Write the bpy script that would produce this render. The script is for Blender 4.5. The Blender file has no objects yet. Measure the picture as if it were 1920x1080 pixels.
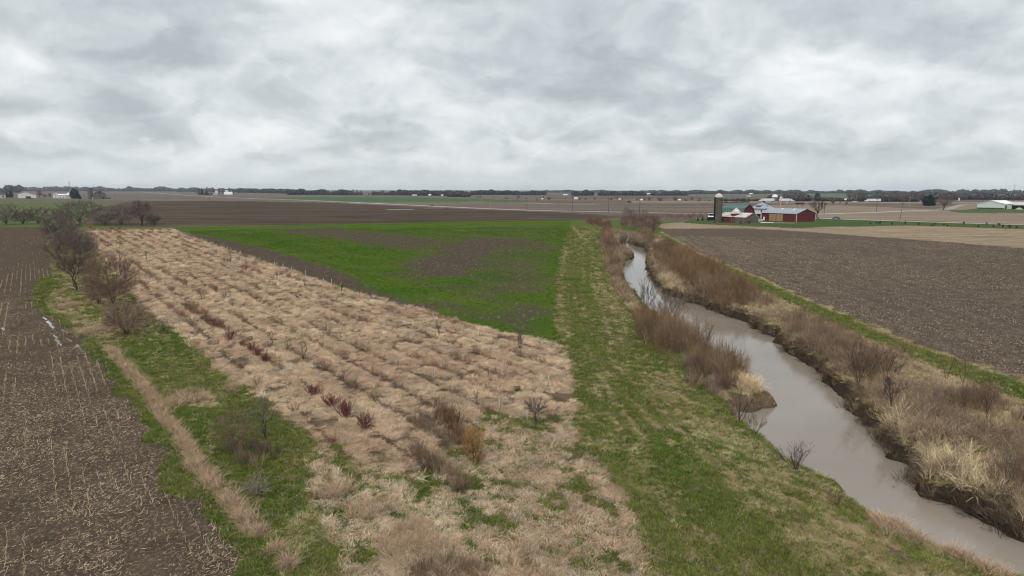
import bpy, math, random
import numpy as np
from mathutils import Matrix, Vector

R = math.radians
rng = np.random.default_rng(7)
random.seed(7)
sc = bpy.context.scene
COL = sc.collection

# ------------------------------------------------------------------ camera
H_CAM, F_PX, PITCH, ROLL = 18.0, 1297.0, 8.12, 0.11
cam_d = bpy.data.cameras.new('camera')
cam = bpy.data.objects.new('camera', cam_d)
COL.objects.link(cam)
cam_d.sensor_width = 36.0
cam_d.lens = 36.0 * F_PX / 1920.0
cam_d.clip_start, cam_d.clip_end = 0.5, 60000.0
CM = Matrix.Rotation(R(90 - PITCH), 4, 'X') @ Matrix.Rotation(R(ROLL), 4, 'Z')
cam.matrix_world = Matrix.Translation((0, 0, H_CAM)) @ CM
sc.camera = cam
sc.cycles.use_denoising = True; sc.cycles.denoising_input_passes = 'RGB_ALBEDO_NORMAL'; sc.cycles.denoising_prefilter = 'ACCURATE'
sc.cycles.pixel_filter_type = 'BLACKMAN_HARRIS'; sc.cycles.filter_width = 1.15
CR = np.array(CM.to_3x3())

def G(px, py, z=0.0):
    """point of the plane at height z seen at photo pixel (1920 wide)"""
    d = CR @ np.array([(px - 960.0) / F_PX, -(py - 540.0) / F_PX, -1.0])
    t = (z - H_CAM) / min(d[2], -1e-4)
    return np.array([d[0] * t, d[1] * t, z])

def GP(pts, z=0.0):
    return np.array([G(x, y, z)[:2] for x, y in pts])

# ------------------------------------------------------------------ light
SUN_EL, SUN_AZ = 48.0, 205.0
sun_d = bpy.data.lights.new('sun', 'SUN')
sun = bpy.data.objects.new('sun', sun_d)
COL.objects.link(sun)
sun_d.energy, sun_d.angle, sun_d.color = 1.45, R(35), (1.0, 0.94, 0.86)
sun.rotation_euler = (R(90 - SUN_EL), 0, R(180 - SUN_AZ))
sc.view_settings.view_transform = 'Standard'
sc.view_settings.look = 'None'
sc.view_settings.gamma = 1.0
sc.view_settings.exposure = 0.20
sc.view_settings.use_curve_mapping = False

# ------------------------------------------------------------------ node helper
class NT:
    def __init__(self, tree):
        self.t = tree; self.n = tree.nodes; self.l = tree.links
    def node(self, typ, **kw):
        nd = self.n.new(typ)
        for k, v in kw.items(): setattr(nd, k, v)
        return nd
    def put(self, sock, v):
        if v is None: return
        if hasattr(v, 'is_output') or isinstance(v, bpy.types.NodeSocket): self.l.new(v, sock)
        elif isinstance(v, (tuple, list)) and sock.type == 'RGBA' and len(v) == 3: sock.default_value = (*v, 1)
        else: sock.default_value = v
    def math(self, op, a, b=None, c=None, clamp=False):
        nd = self.node('ShaderNodeMath', operation=op, use_clamp=clamp)
        self.put(nd.inputs[0], a); self.put(nd.inputs[1], b); self.put(nd.inputs[2], c)
        return nd.outputs[0]
    def vmath(self, op, a, b=None, scale=None):
        nd = self.node('ShaderNodeVectorMath', operation=op)
        self.put(nd.inputs[0], a); self.put(nd.inputs[1], b)
        if scale is not None: self.put(nd.inputs[3], scale)
        return nd.outputs['Value'] if op in ('LENGTH', 'DOT_PRODUCT') else nd.outputs[0]
    def noise(self, vec, scale, detail=4, rough=0.55, dist=0.0, color=False):
        nd = self.node('ShaderNodeTexNoise')
        self.put(nd.inputs['Vector'], vec); self.put(nd.inputs['Scale'], scale); self.put(nd.inputs['Detail'], detail)
        self.put(nd.inputs['Roughness'], rough); self.put(nd.inputs['Distortion'], dist)
        return nd.outputs['Color' if color else 'Fac']
    def mapr(self, v, a, b, c=0.0, d=1.0, smooth=False):
        nd = self.node('ShaderNodeMapRange', interpolation_type='SMOOTHSTEP' if smooth else 'LINEAR')
        for i, x in enumerate((v, a, b, c, d)): self.put(nd.inputs[i], x)
        return nd.outputs[0]
    def mix(self, f, a, b, mode='MIX'):
        nd = self.node('ShaderNodeMix', data_type='RGBA', blend_type=mode)
        self.put(nd.inputs[0], f); self.put(nd.inputs[6], a); self.put(nd.inputs[7], b)
        return nd.outputs[2]
    def mapping(self, vec, rotz=0.0, scale=(1, 1, 1), loc=(0, 0, 0)):
        nd = self.node('ShaderNodeMapping', vector_type='POINT')
        self.put(nd.inputs[0], vec); nd.inputs[1].default_value = loc
        nd.inputs[2].default_value = (0, 0, rotz); nd.inputs[3].default_value = scale
        return nd.outputs[0]
    def ramp(self, f, stops):
        nd = self.node('ShaderNodeValToRGB')
        self.put(nd.inputs[0], f)
        e = nd.color_ramp.elements
        while len(e) < len(stops): e.new(0.5)
        for i, (p, c) in enumerate(stops): e[i].position = p; e[i].color = (*c, 1)
        return nd.outputs[0]
    def pos(self):
        return self.node('ShaderNodeNewGeometry').outputs['Position']

def new_mat(name):
    m = bpy.data.materials.new(name); m.use_nodes = True
    m.node_tree.nodes.clear()
    t = NT(m.node_tree)
    return m, t

def finish(t, color, rough=0.95, spec=0.15, bump=None, bstr=0.5, bdist=0.1, metal=0.0):
    b = t.node('ShaderNodeBsdfPrincipled')
    t.put(b.inputs['Base Color'], color); t.put(b.inputs['Roughness'], rough)
    t.put(b.inputs['Specular IOR Level'], spec); t.put(b.inputs['Metallic'], metal)
    if bump is not None:
        bn = t.node('ShaderNodeBump'); bn.inputs['Strength'].default_value = bstr; bn.inputs['Distance'].default_value = bdist
        t.put(bn.inputs['Height'], bump); t.put(b.inputs['Normal'], bn.outputs[0])
    o = t.node('ShaderNodeOutputMaterial'); t.l.new(b.outputs[0], o.inputs['Surface'])

# ------------------------------------------------------------------ sky
world = bpy.data.worlds.new('World'); sc.world = world; world.use_nodes = True
world.node_tree.nodes.clear()
w = NT(world.node_tree)
dirv = w.node('ShaderNodeTexCoord').outputs['Generated']
sep = w.node('ShaderNodeSeparateXYZ'); w.l.new(dirv, sep.inputs[0])
zc = w.math('MAXIMUM', sep.outputs[2], 0.0)
KZ = 0.45
inv = w.math('DIVIDE', 1.0, w.math('ADD', zc, KZ))
pv = w.vmath('SCALE', dirv, scale=inv)
flat = w.node('ShaderNodeVectorMath', operation='MULTIPLY'); w.l.new(pv, flat.inputs[0]); flat.inputs[1].default_value = (1, 1, 0)
P = flat.outputs[0]
warp = w.noise(w.mapping(P, loc=(3.1, 0, 0)), 3.2, 5, 0.55, color=True)
Pw = w.vmath('ADD', P, w.vmath('SCALE', w.vmath('SUBTRACT', warp, (0.5, 0.5, 0.5)), scale=0.28))
n1 = w.noise(w.mapping(Pw, loc=(5.3, 1.7, 0)), 3.0, 7, 0.47)
n2 = w.noise(w.mapping(Pw, loc=(1.3, 8.7, 0)), 7.0, 7, 0.5)
cv = w.math('ADD', w.math('MULTIPLY', n1, 0.72), w.math('MULTIPLY', n2, 0.48))
cv = w.math('SUBTRACT', cv, 0.11)            # about 0.53 in the mean
def skyp(px, py, hw, hh):
    d = CR @ np.array([(px - 960.0) / F_PX, -(py - 540.0) / F_PX, -1.0]); d /= np.linalg.norm(d)
    q = max(d[2], 0) + KZ
    return d[0] / q, d[1] / q, hw / F_PX / q, hh / F_PX / q ** 2
# cloud masses of this sky: place and half size seen from the field, weight (dark < 0)
for (cx, cy, hw, hh, wt) in [(1150, 105, 250, 105, -0.17), (1140, 185, 170, 34, -0.13), (1010, 60, 130, 60, -0.05), (240, 105, 280, 85, -0.10), (420, 55, 130, 60, -0.06), (370, 190, 170, 38, -0.07),
                             (110, 212, 130, 26, -0.11), (200, 262, 90, 18, -0.08), (600, 230, 110, 22, -0.06), (720, 268, 120, 26, -0.12), (930, 288, 100, 18, -0.12), (1490, 278, 110, 20, -0.11), (1790, 52, 170, 48, -0.11), (1650, 30, 120, 40, -0.06),
                             (1760, 248, 130, 30, -0.10), (1640, 265, 90, 18, -0.07), (1400, 235, 90, 18, -0.06), (1210, 300, 120, 14, -0.06), (800, 90, 60, 40, -0.03), (1870, 165, 60, 30, -0.05),
                             (620, 50, 130, 75, 0.15), (520, 175, 80, 45, 0.09), (30, 125, 60, 32, 0.10), (70, 245, 90, 18, 0.08), (1520, 130, 170, 70, 0.13), (1640, 175, 120, 60, 0.07), (1890, 95, 70, 50, 0.09), (820, 160, 80, 50, 0.06), (960, 35, 90, 40, 0.04)]:
    bx, by, rx, ry = skyp(cx, cy, hw, hh)
    dv = w.vmath('MULTIPLY', w.vmath('SUBTRACT', Pw, (bx, by, 0)), (1 / rx, 1 / ry, 0))
    g = w.mapr(w.vmath('LENGTH', dv), 0.0, 1.6, wt, 0.0, True)
    cv = w.math('ADD', cv, g)
e1 = w.noise(w.mapping(Pw, loc=(9.3, 4.7, 0)), 6.4, 7, 0.5); e2 = w.noise(w.mapping(w.vmath('SCALE', Pw, scale=1.035), loc=(9.3, 4.7, 0)), 6.4, 7, 0.5)
cv = w.math('SUBTRACT', cv, w.math('MULTIPLY', w.math('SUBTRACT', e1, e2), 0.7))      # cloud bases: darker on their lower side
clouds = w.ramp(cv, [(0.18, (0.40, 0.445, 0.468)), (0.38, (0.515, 0.558, 0.580)), (0.54, (0.64, 0.675, 0.694)), (0.80, (0.83, 0.85, 0.858))])
hz = w.mapr(sep.outputs[2], 0.0, 0.06, 1.0, 0.0, True)
clouds = w.mix(w.math('MULTIPLY', hz, 0.72), clouds, (0.585, 0.635, 0.66))
up = w.mapr(sep.outputs[2], 0.3, 0.95, 1.0, 1.95, True)
bg1 = w.node('ShaderNodeBackground'); w.l.new(clouds, bg1.inputs[0]); w.l.new(up, bg1.inputs[1])
skt = w.node('ShaderNodeTexSky', sky_type='NISHITA'); skt.sun_disc = False
skt.sun_elevation = R(SUN_EL); skt.sun_rotation = R(SUN_AZ)
bg2 = w.node('ShaderNodeBackground'); w.l.new(skt.outputs[0], bg2.inputs[0]); bg2.inputs[1].default_value = 0.1
mx = w.node('ShaderNodeMixShader'); mx.inputs[0].default_value = 0.95
w.l.new(bg2.outputs[0], mx.inputs[1]); w.l.new(bg1.outputs[0], mx.inputs[2])
wo = w.node('ShaderNodeOutputWorld'); w.l.new(mx.outputs[0], wo.inputs[0])

# ------------------------------------------------------------------ mesh helpers
def tag(o, label=None, cat=None, group=None, kind=None):
    if label: o['label'] = label
    if cat: o['category'] = cat
    if group: o['group'] = group
    if kind: o['kind'] = kind
    return o

def mesh_np(name, V, F, mat=None):
    V = np.asarray(V, dtype=np.float32).reshape(-1, 3); F = np.asarray(F, dtype=np.int32)
    me = bpy.data.meshes.new(name)
    k = F.shape[1]
    me.vertices.add(len(V)); me.vertices.foreach_set('co', V.ravel())
    me.loops.add(F.size); me.loops.foreach_set('vertex_index', F.ravel())
    me.polygons.add(len(F))
    me.polygons.foreach_set('loop_start', np.arange(0, F.size, k, dtype=np.int32))
    me.update(calc_edges=True)
    if mat: me.materials.append(mat)
    return me

def link(name, me, parent=None, loc=None, rot=None):
    o = bpy.data.objects.new(name, me); COL.objects.link(o)
    if parent: o.parent = parent
    if loc is not None: o.location = loc
    if rot is not None: o.rotation_euler = (0, 0, rot)
    return o

def thing(name, label, cat, loc, rot=0.0, group=None):
    o = bpy.data.objects.new(name, None); COL.objects.link(o)
    o.empty_display_size = 0.3
    o.location = loc; o.rotation_euler = (0, 0, rot)
    return tag(o, label, cat, group)

def copy_thing(src, loc, rot, label, scale=None, group=None):
    c = src.copy(); COL.objects.link(c); c.location = loc; c.rotation_euler = (0, 0, rot); c['label'] = label
    if scale is not None: c.scale = scale if isinstance(scale, tuple) else (scale,) * 3
    if group: c['group'] = group
    for ch in list(src.children):
        d = ch.copy(); COL.objects.link(d); d.parent = c
        for g in list(ch.children):
            e = g.copy(); COL.objects.link(e); e.parent = d
    return c

class MB:
    """collects polygons for one mesh"""
    def __init__(s): s.v = []; s.f = []
    def poly(s, pts):
        i = len(s.v); s.v += [tuple(p) for p in pts]; s.f.append(list(range(i, i + len(pts)))); return s
    def box(s, x0, x1, y0, y1, z0, z1):
        i = len(s.v)
        s.v += [(x0, y0, z0), (x1, y0, z0), (x1, y1, z0), (x0, y1, z0), (x0, y0, z1), (x1, y0, z1), (x1, y1, z1), (x0, y1, z1)]
        for q in ((0, 3, 2, 1), (4, 5, 6, 7), (0, 1, 5, 4), (1, 2, 6, 5), (2, 3, 7, 6), (3, 0, 4, 7)): s.f.append([i + k for k in q])
        return s
    def prism(s, prof, a0, a1, axis='y'):
        """profile (u,z) extruded along axis"""
        i = len(s.v); n = len(prof)
        for a in (a0, a1):
            for u, z in prof: s.v.append((u, a, z) if axis == 'y' else (a, u, z))
        s.f.append([i + k for k in range(n)][::-1]); s.f.append([i + n + k for k in range(n)])
        for k in range(n):
            j = (k + 1) % n; s.f.append([i + k, i + j, i + n + j, i + n + k])
        return s
    def lathe(s, prof, n=20, cx=0, cy=0):
        i = len(s.v); m = len(prof)
        for r, z in prof:
            for k in range(n):
                a = 2 * math.pi * k / n; s.v.append((cx + r * math.cos(a), cy + r * math.sin(a), z))
        for j in range(m - 1):
            for k in range(n):
                k2 = (k + 1) % n
                s.f.append([i + j * n + k, i + j * n + k2, i + (j + 1) * n + k2, i + (j + 1) * n + k])
        s.f.append([i + k for k in range(n)][::-1]); s.f.append([i + (m - 1) * n + k for k in range(n)])
        return s
    def cyl(s, p0, p1, r0, r1=None, n=8):
        r1 = r0 if r1 is None else r1
        p0, p1 = Vector(p0), Vector(p1); d = (p1 - p0).normalized()
        a = d.cross(Vector((0, 0, 1)) if abs(d.z) < 0.9 else Vector((1, 0, 0))).normalized(); b = d.cross(a)
        i = len(s.v)
        for p, r in ((p0, r0), (p1, r1)):
            for k in range(n):
                t = 2 * math.pi * k / n; s.v.append(tuple(p + a * (r * math.cos(t)) + b * (r * math.sin(t))))
        for k in range(n):
            k2 = (k + 1) % n; s.f.append([i + k, i + k2, i + n + k2, i + n + k])
        s.f.append([i + k for k in range(n)][::-1]); s.f.append([i + n + k for k in range(n)])
        return s
    def build(s, name, mat, parent=None, loc=None, rot=None, smooth=False):
        me = bpy.data.meshes.new(name); me.from_pydata(s.v, [], s.f); me.update()
        me.materials.append(mat)
        if smooth:
            for p in me.polygons: p.use_smooth = True
        return link(name, me, parent, loc, rot)

def simple(name, col, rough=0.8, spec=0.3, var=0.18, scale=1.2, col2=None, metal=0.0):
    m, t = new_mat(name)
    n = t.noise(t.node('ShaderNodeTexCoord').outputs['Object'], scale, 6, 0.62)
    c2 = col2 or tuple(c * (1 - 2 * var) for c in col)
    finish(t, t.mix(t.mapr(n, 0.35, 0.75), col, c2), rough, spec, bump=n, bstr=0.15, bdist=0.05, metal=metal)
    return m

# ------------------------------------------------------------------ numpy noise, polygons
def vnoise(x, y, s, seed=0):
    x = x / s + seed * 17.3; y = y / s - seed * 9.1
    xi = np.floor(x).astype(np.int64); yi = np.floor(y).astype(np.int64)
    fx = x - xi; fy = y - yi; fx = fx * fx * (3 - 2 * fx); fy = fy * fy * (3 - 2 * fy)
    def h(a, b):
        n = (a * 374761393 + b * 668265263 + seed * 2654435) & 0x7fffffff
        n = ((n ^ (n >> 13)) * 1274126177) & 0x7fffffff
        return ((n ^ (n >> 16)) & 0xffff) / 65535.0
    return (h(xi, yi) * (1 - fx) + h(xi + 1, yi) * fx) * (1 - fy) + (h(xi, yi + 1) * (1 - fx) + h(xi + 1, yi + 1) * fx) * fy

def fbm(x, y, s, seed=0, o=4):
    v = 0; a = 0.5; tot = 0
    for i in range(o):
        v = v + a * vnoise(x, y, s, seed + i); tot += a; a *= 0.5; s = s * 0.5
    return v / tot

def sdpoly(x, y, poly, margin=30.0):
    """signed distance to polygon, negative inside; +margin far away"""
    out = np.full(x.shape, margin)
    b0 = poly.min(0) - margin; b1 = poly.max(0) + margin
    sel = np.where((x > b0[0]) & (x < b1[0]) & (y > b0[1]) & (y < b1[1]))[0]
    if len(sel) == 0: return out
    X = x[sel]; Y = y[sel]
    d2 = np.full(X.shape, 1e18); ins = np.zeros(X.shape, bool)
    n = len(poly)
    for i in range(n):
        ax, ay = poly[i]; bx, by = poly[(i + 1) % n]
        ex, ey = bx - ax, by - ay
        wx, wy = X - ax, Y - ay
        t = np.clip((wx * ex + wy * ey) / (ex * ex + ey * ey + 1e-12), 0, 1)
        d2 = np.minimum(d2, (wx - ex * t) ** 2 + (wy - ey * t) ** 2)
        c = ((ay <= Y) & (by > Y)) | ((by <= Y) & (ay > Y))
        if abs(by - ay) > 1e-12: ins ^= c & (X < ax + (Y - ay) / (by - ay) * ex)
    d = np.sqrt(d2); d[ins] *= -1
    out[sel] = np.minimum(d, margin)
    return out

def sdline(x, y, pts, margin=30.0):
    out = np.full(x.shape, margin)
    b0 = pts.min(0) - margin; b1 = pts.max(0) + margin
    sel = np.where((x > b0[0]) & (x < b1[0]) & (y > b0[1]) & (y < b1[1]))[0]
    if len(sel) == 0: return out
    X = x[sel]; Y = y[sel]; d2 = np.full(X.shape, 1e18)
    for i in range(len(pts) - 1):
        ax, ay = pts[i]; ex, ey = pts[i + 1] - pts[i]
        t = np.clip(((X - ax) * ex + (Y - ay) * ey) / (ex * ex + ey * ey + 1e-12), 0, 1)
        d2 = np.minimum(d2, (X - ax - ex * t) ** 2 + (Y - ay - ey * t) ** 2)
    out[sel] = np.minimum(np.sqrt(d2), margin)
    return out

def sstep(a, b, v):
    t = np.clip((v - a) / (b - a), 0, 1); return t * t * (3 - 2 * t)

# ------------------------------------------------------------------ the stream
Z_WATER = -1.6
L_EDGE = [(1172, 440), (1170, 446), (1156, 452), (1158, 459), (1178, 466), (1184, 473), (1166, 481), (1161, 495), (1163, 507), (1168, 520), (1176, 535),
          (1203, 567), (1240, 598), (1295, 630), (1345, 660), (1385, 690), (1410, 715), (1424, 730), (1392, 738), (1356, 736), (1351, 748), (1371, 770),
          (1389, 787), (1414, 805), (1439, 822), (1474, 852), (1537, 889), (1562, 907), (1592, 928), (1600, 943), (1628, 957), (1653, 969), (1698, 983),
          (1738, 1007), (1770, 1024), (1823, 1042), (1858, 1062), (1915, 1078), (1990, 1118), (2080, 1170)]
R_EDGE = [(1199, 437), (1196, 443), (1177, 454), (1191, 461), (1212, 466), (1215, 476), (1210, 487), (1211, 500), (1218, 515), (1233, 540), (1253, 555),
          (1281, 564), (1311, 572), (1341, 582), (1383, 597), (1411, 612), (1441, 629), (1466, 648), (1491, 667), (1523, 688), (1547, 726), (1582, 749),
          (1590, 770), (1620, 795), (1643, 803), (1647, 830), (1666, 853), (1690, 868), (1693, 890), (1715, 903), (1733, 931), (1766, 946), (1798, 959),
          (1831, 972), (1866, 992), (1903, 1012), (1921, 1021), (2000, 1062), (2110, 1115)]
LE = np.array([G(x, y, -0.25)[:2] for x, y in L_EDGE]); RE = np.array([G(x, y, -1.5)[:2] for x, y in R_EDGE])
UP = np.array([G(1187, 431.5, -1.2)[:2], G(1160, 430, -1.2)[:2]])
RIVER = np.vstack([LE[::-1], np.array([G(1160, 432.5, -1.2)[:2]]), UP[::-1], RE])

def river_sd(x, y):
    s = sdpoly(x, y, RIVER, 25.0)
    s = s + 1.15 * sstep(0.0, 3.0, sdline(x, y, RE, 25.0) - sdline(x, y, LE, 25.0)) * (s < 20)      # the left cut bank leans over its foot
    return s + (vnoise(x, y, 3.2, 4) - 0.5) * 1.1 + (vnoise(x, y, 1.3, 5) - 0.5) * 1.0 + (vnoise(x, y, 0.5, 6) - 0.5) * 0.35

def HT(x, y, sd=None):
    x = np.atleast_1d(np.asarray(x, float)); y = np.atleast_1d(np.asarray(y, float))
    if sd is None: sd = river_sd(x, y)
    bank = sstep(-0.9, 1.6, sd)
    z = -2.3 + 2.3 * bank
    z = z - 0.35 * (1 - sstep(2.0, 6.0, sd)) * bank
    z = z + (fbm(x, y, 6.0, 3, 3) - 0.5) * 0.25 * sstep(1.5, 5, sd)
    return z

def gz(px, py):
    p = G(px, py); p[2] = HT(p[0], p[1])[0]; return p

# ------------------------------------------------------------------ zones (photo pixels on the ground plane)
Z = {}
Z['corn_field'] = [(-700, 424), (85, 426.5), (87, 450), (90, 477), (98, 497), (94, 517), (67, 537), (57, 560), (76, 585), (132, 612), (152, 637), (173, 660), (186, 678),
                   (218, 726), (250, 776), (283, 826), (308, 862), (331, 906), (363, 951), (411, 991), (438, 1023), (476, 1076), (520, 1150), (600, 1300), (-900, 1300)]
Z['wheat_field'] = [(312, 427), (450, 424.5), (640, 421), (770, 418), (900, 415), (1070, 413), (1067, 430), (1060, 450), (1052, 480), (1045, 520), (1041, 560), (1044, 590),
                    (1048, 612), (1050, 640), (1040, 643), (1000, 636), (940, 623), (900, 613), (850, 599), (800, 583), (700, 557), (650, 543), (600, 526), (500, 494), (400, 460), (340, 437)]
Z['soil_field'] = [(1236, 429), (1400, 429), (1500, 434), (1600, 442), (1740, 452), (1920, 466), (2500, 515), (2500, 950), (1920, 712), (1800, 670), (1690, 635), (1615, 601),
                   (1522, 563), (1440, 526), (1398, 509), (1357, 495), (1315, 477), (1273, 453), (1240, 436)]
Z['fallow_strip'] = [(1225, 421), (1290, 416), (1340, 420), (1440, 425), (1540, 421), (1640, 420), (1720, 423), (1800, 426), (1920, 430), (2500, 446), (2500, 514), (1920, 465), (1740, 451),
                     (1600, 441), (1500, 433), (1400, 428), (1236, 428)]
Z['farm_lawn'] = [(1280, 418), (1300, 411), (1340, 411), (1430, 406), (1525, 409.5), (1640, 413), (1800, 418.5), (1920, 422), (2500, 440), (2500, 447), (1920, 429.5), (1800, 425.5), (1700, 423),
                  (1600, 425), (1560, 425), (1500, 428), (1400, 424), (1330, 421)]
Z['plowed_field'] = [(150, 420), (185, 390), (250, 377), (470, 377), (640, 381), (800, 389), (1000, 397), (1110, 401), (1160, 408), (1120, 413), (900, 414.6), (640, 420.5), (330, 425), (240, 425)]
Z['green_field'] = [(515, 372), (560, 369), (640, 368.5), (800, 370), (900, 373), (1000, 376), (940, 378.5), (860, 378), (720, 378.5), (640, 377), (560, 374)]
Z['stubble_field'] = [(1380, 404), (1450, 384), (1560, 384), (1780, 394), (1920, 399.5), (2500, 405), (2500, 436), (1920, 420.5), (1640, 412), (1525, 408.5)]
Z['far_lawn'] = [(1775, 396), (1800, 391), (1920, 390), (2300, 392), (2300, 404), (1920, 399.5), (1800, 399)]
Z['hill_field'] = [(-700, 424), (-700, 376), (150, 376), (185, 379), (240, 381), (185, 392), (160, 423)]
Z['far_meadow'] = [(1250, 366.5), (1420, 366.5), (1560, 364), (1700, 364), (1560, 371), (1420, 368.5), (1330, 369)]
ZW = {k: GP(v) for k, v in Z.items()}
GRASS_BOUND = GP([(-700, 424), (1115, 412), (1215, 412), (1300, 417), (1240, 428), (1240, 436), (1920, 712), (2500, 960), (2500, 1500), (-1500, 1500)])

# polar grid: fine near the camera, coarse far away
rad = [11.0]
while rad[-1] < 12000:
    r_ = rad[-1]; rad.append(r_ * (1.0085 if r_ < 450 else 1.025))
rad = np.array(rad)
ang = np.radians(np.arange(-53, 53.01, 0.112))
NR, NA = len(rad), len(ang)
RR, AA = np.meshgrid(rad, ang, indexing='ij')
GX = (RR * np.sin(AA)).ravel(); GY = (RR * np.cos(AA)).ravel()
near = np.hypot(GX, GY) < 420
gsd = np.full(GX.shape, 25.0); gsd[near] = river_sd(GX[near], GY[near])
GZ = np.zeros_like(GX); GZ[near] = HT(GX[near], GY[near], gsd[near])
fade = sstep(420, 330, np.hypot(GX, GY)); GZ *= fade

def zone_of(x, y):
    """index into ZN"""
    jx = x + (vnoise(x, y, 2.5, 11) - 0.5) * 1.6 + (vnoise(x, y, 0.7, 12) - 0.5) * 0.7
    jy = y + (vnoise(x, y, 2.5, 13) - 0.5) * 1.6 + (vnoise(x, y, 0.7, 14) - 0.5) * 0.7
    z = np.zeros(x.shape, int)
    for i, nme in enumerate(ZN):
        if i == 0: continue
        poly = GRASS_BOUND if nme == 'grassland' else ZW[nme]
        z[sdpoly(jx, jy, poly, 1.0) < 0] = i
    return z
ZN = ['ground', 'grassland', 'hill_field', 'plowed_field', 'green_field', 'far_meadow', 'stubble_field', 'far_lawn', 'fallow_strip', 'farm_lawn', 'soil_field', 'corn_field', 'wheat_field']

# ------------------------------------------------------------------ painted growth masks: dry share of the grassland
ROW_AZ = math.atan2(G(50, 357)[0], G(50, 357)[1])          # planting rows run this way
ROW_D = np.array([math.sin(ROW_AZ), math.cos(ROW_AZ)]); ROW_N = np.array([ROW_D[1], -ROW_D[0]])
PLANT = GP([(160, 427.5), (330, 430), (400, 459), (500, 493), (600, 525), (650, 542), (700, 556), (800, 582), (900, 612), (1000, 635), (1042, 643), (1062, 665), (1072, 700), (1080, 762),
            (1072, 790), (1000, 812), (930, 800), (850, 830), (780, 900), (700, 880), (600, 840), (540, 795), (462, 730), (412, 700), (385, 672), (345, 640), (318, 615), (262, 575), (205, 500), (175, 455)])
MIXLOW = GP([(600, 840), (700, 880), (780, 900), (850, 830), (930, 800), (1000, 812), (1078, 785), (1110, 850), (1180, 950), (1215, 1090), (1220, 1200), (640, 1200), (640, 1060), (600, 960), (560, 880)])
DRYP = [  # polygon, dry share, soft edge in metres, roughness of the edge
    (GP([(80, 427), (175, 427), (262, 575), (330, 640), (240, 650), (130, 545), (92, 500)]), 0.62, 0.8, 2.5), (PLANT, 0.98, 0.6, 1.5), (MIXLOW, 0.38, 2.5, 7.0), (GP([(860, 830), (1010, 800), (1078, 790), (1110, 850), (1180, 950), (1215, 1090), (1080, 1100), (960, 980)]), 0.44, 2.0, 4.0),
    (GP([(560, 985), (700, 930), (860, 1000), (900, 1080), (900, 1200), (700, 1200), (620, 1060)]), 0.50, 1.5, 4.0),
    (GP([(740, 1040), (1080, 1040), (1100, 1200), (700, 1200)]), 0.60, 1.0, 3.5),
    (GP([(95, 545), (130, 540), (170, 600), (235, 640), (205, 655), (150, 615), (90, 575)]), 0.72, 0.8, 2.0),
    (GP([(1100, 560), (1118, 490), (1165, 560), (1185, 610), (1192, 650), (1140, 640), (1118, 600)]), 0.44, 2.0, 4.0),
    (GP([(1085, 420), (1130, 420), (1140, 470), (1120, 490), (1090, 470)]), 0.38, 4.0, 8.0),
    (GP([(1190, 655), (1300, 720), (1400, 800), (1480, 860), (1600, 950), (1500, 960), (1380, 870), (1280, 790), (1200, 720)]), 0.58, 2.0, 3.5),
    (GP([(1420, 905), (1600, 985), (1800, 1080), (1900, 1180), (1600, 1180), (1440, 985)]), 0.5, 1.5, 3.0),
    (GP([(1215, 440), (1232, 440), (1300, 485), (1440, 550), (1600, 622), (1800, 705), (1920, 752), (2500, 980), (2500, 1500), (1990, 1070), (1640, 800), (1550, 725), (1440, 625), (1300, 567), (1240, 540), (1215, 500)]), 0.93, 0.6, 1.2),
    (GP([(1240, 440), (1275, 455), (1398, 511), (1440, 528), (1522, 565), (1615, 603), (1690, 637), (1800, 672), (1920, 714), (2500, 962), (2500, 1026), (1920, 752), (1800, 706), (1700, 663), (1600, 621), (1440, 547), (1350, 506), (1290, 473)]), 0.0, 0.5, 0.8),
    (GP([(330, 640), (372, 664), (400, 700), (452, 732), (440, 740), (350, 770), (310, 745), (270, 705), (230, 640), (270, 625)]), 0.22, 0.8, 2.5),
    (GP([(370, 785), (420, 800), (405, 830), (360, 815)]), 0.10, 0.5, 1.0), (GP([(900, 770), (945, 775), (1000, 790), (960, 800), (905, 800)]), 0.25, 0.5, 1.0),
    (GP([(1335, 640), (1400, 665), (1490, 735), (1400, 768), (1325, 725)]), 0.97, 0.5, 0.6),
    (GP([(350, 735), (420, 745), (412, 765), (345, 765)]), 0.80, 0.4, 1.0),
]
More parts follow.
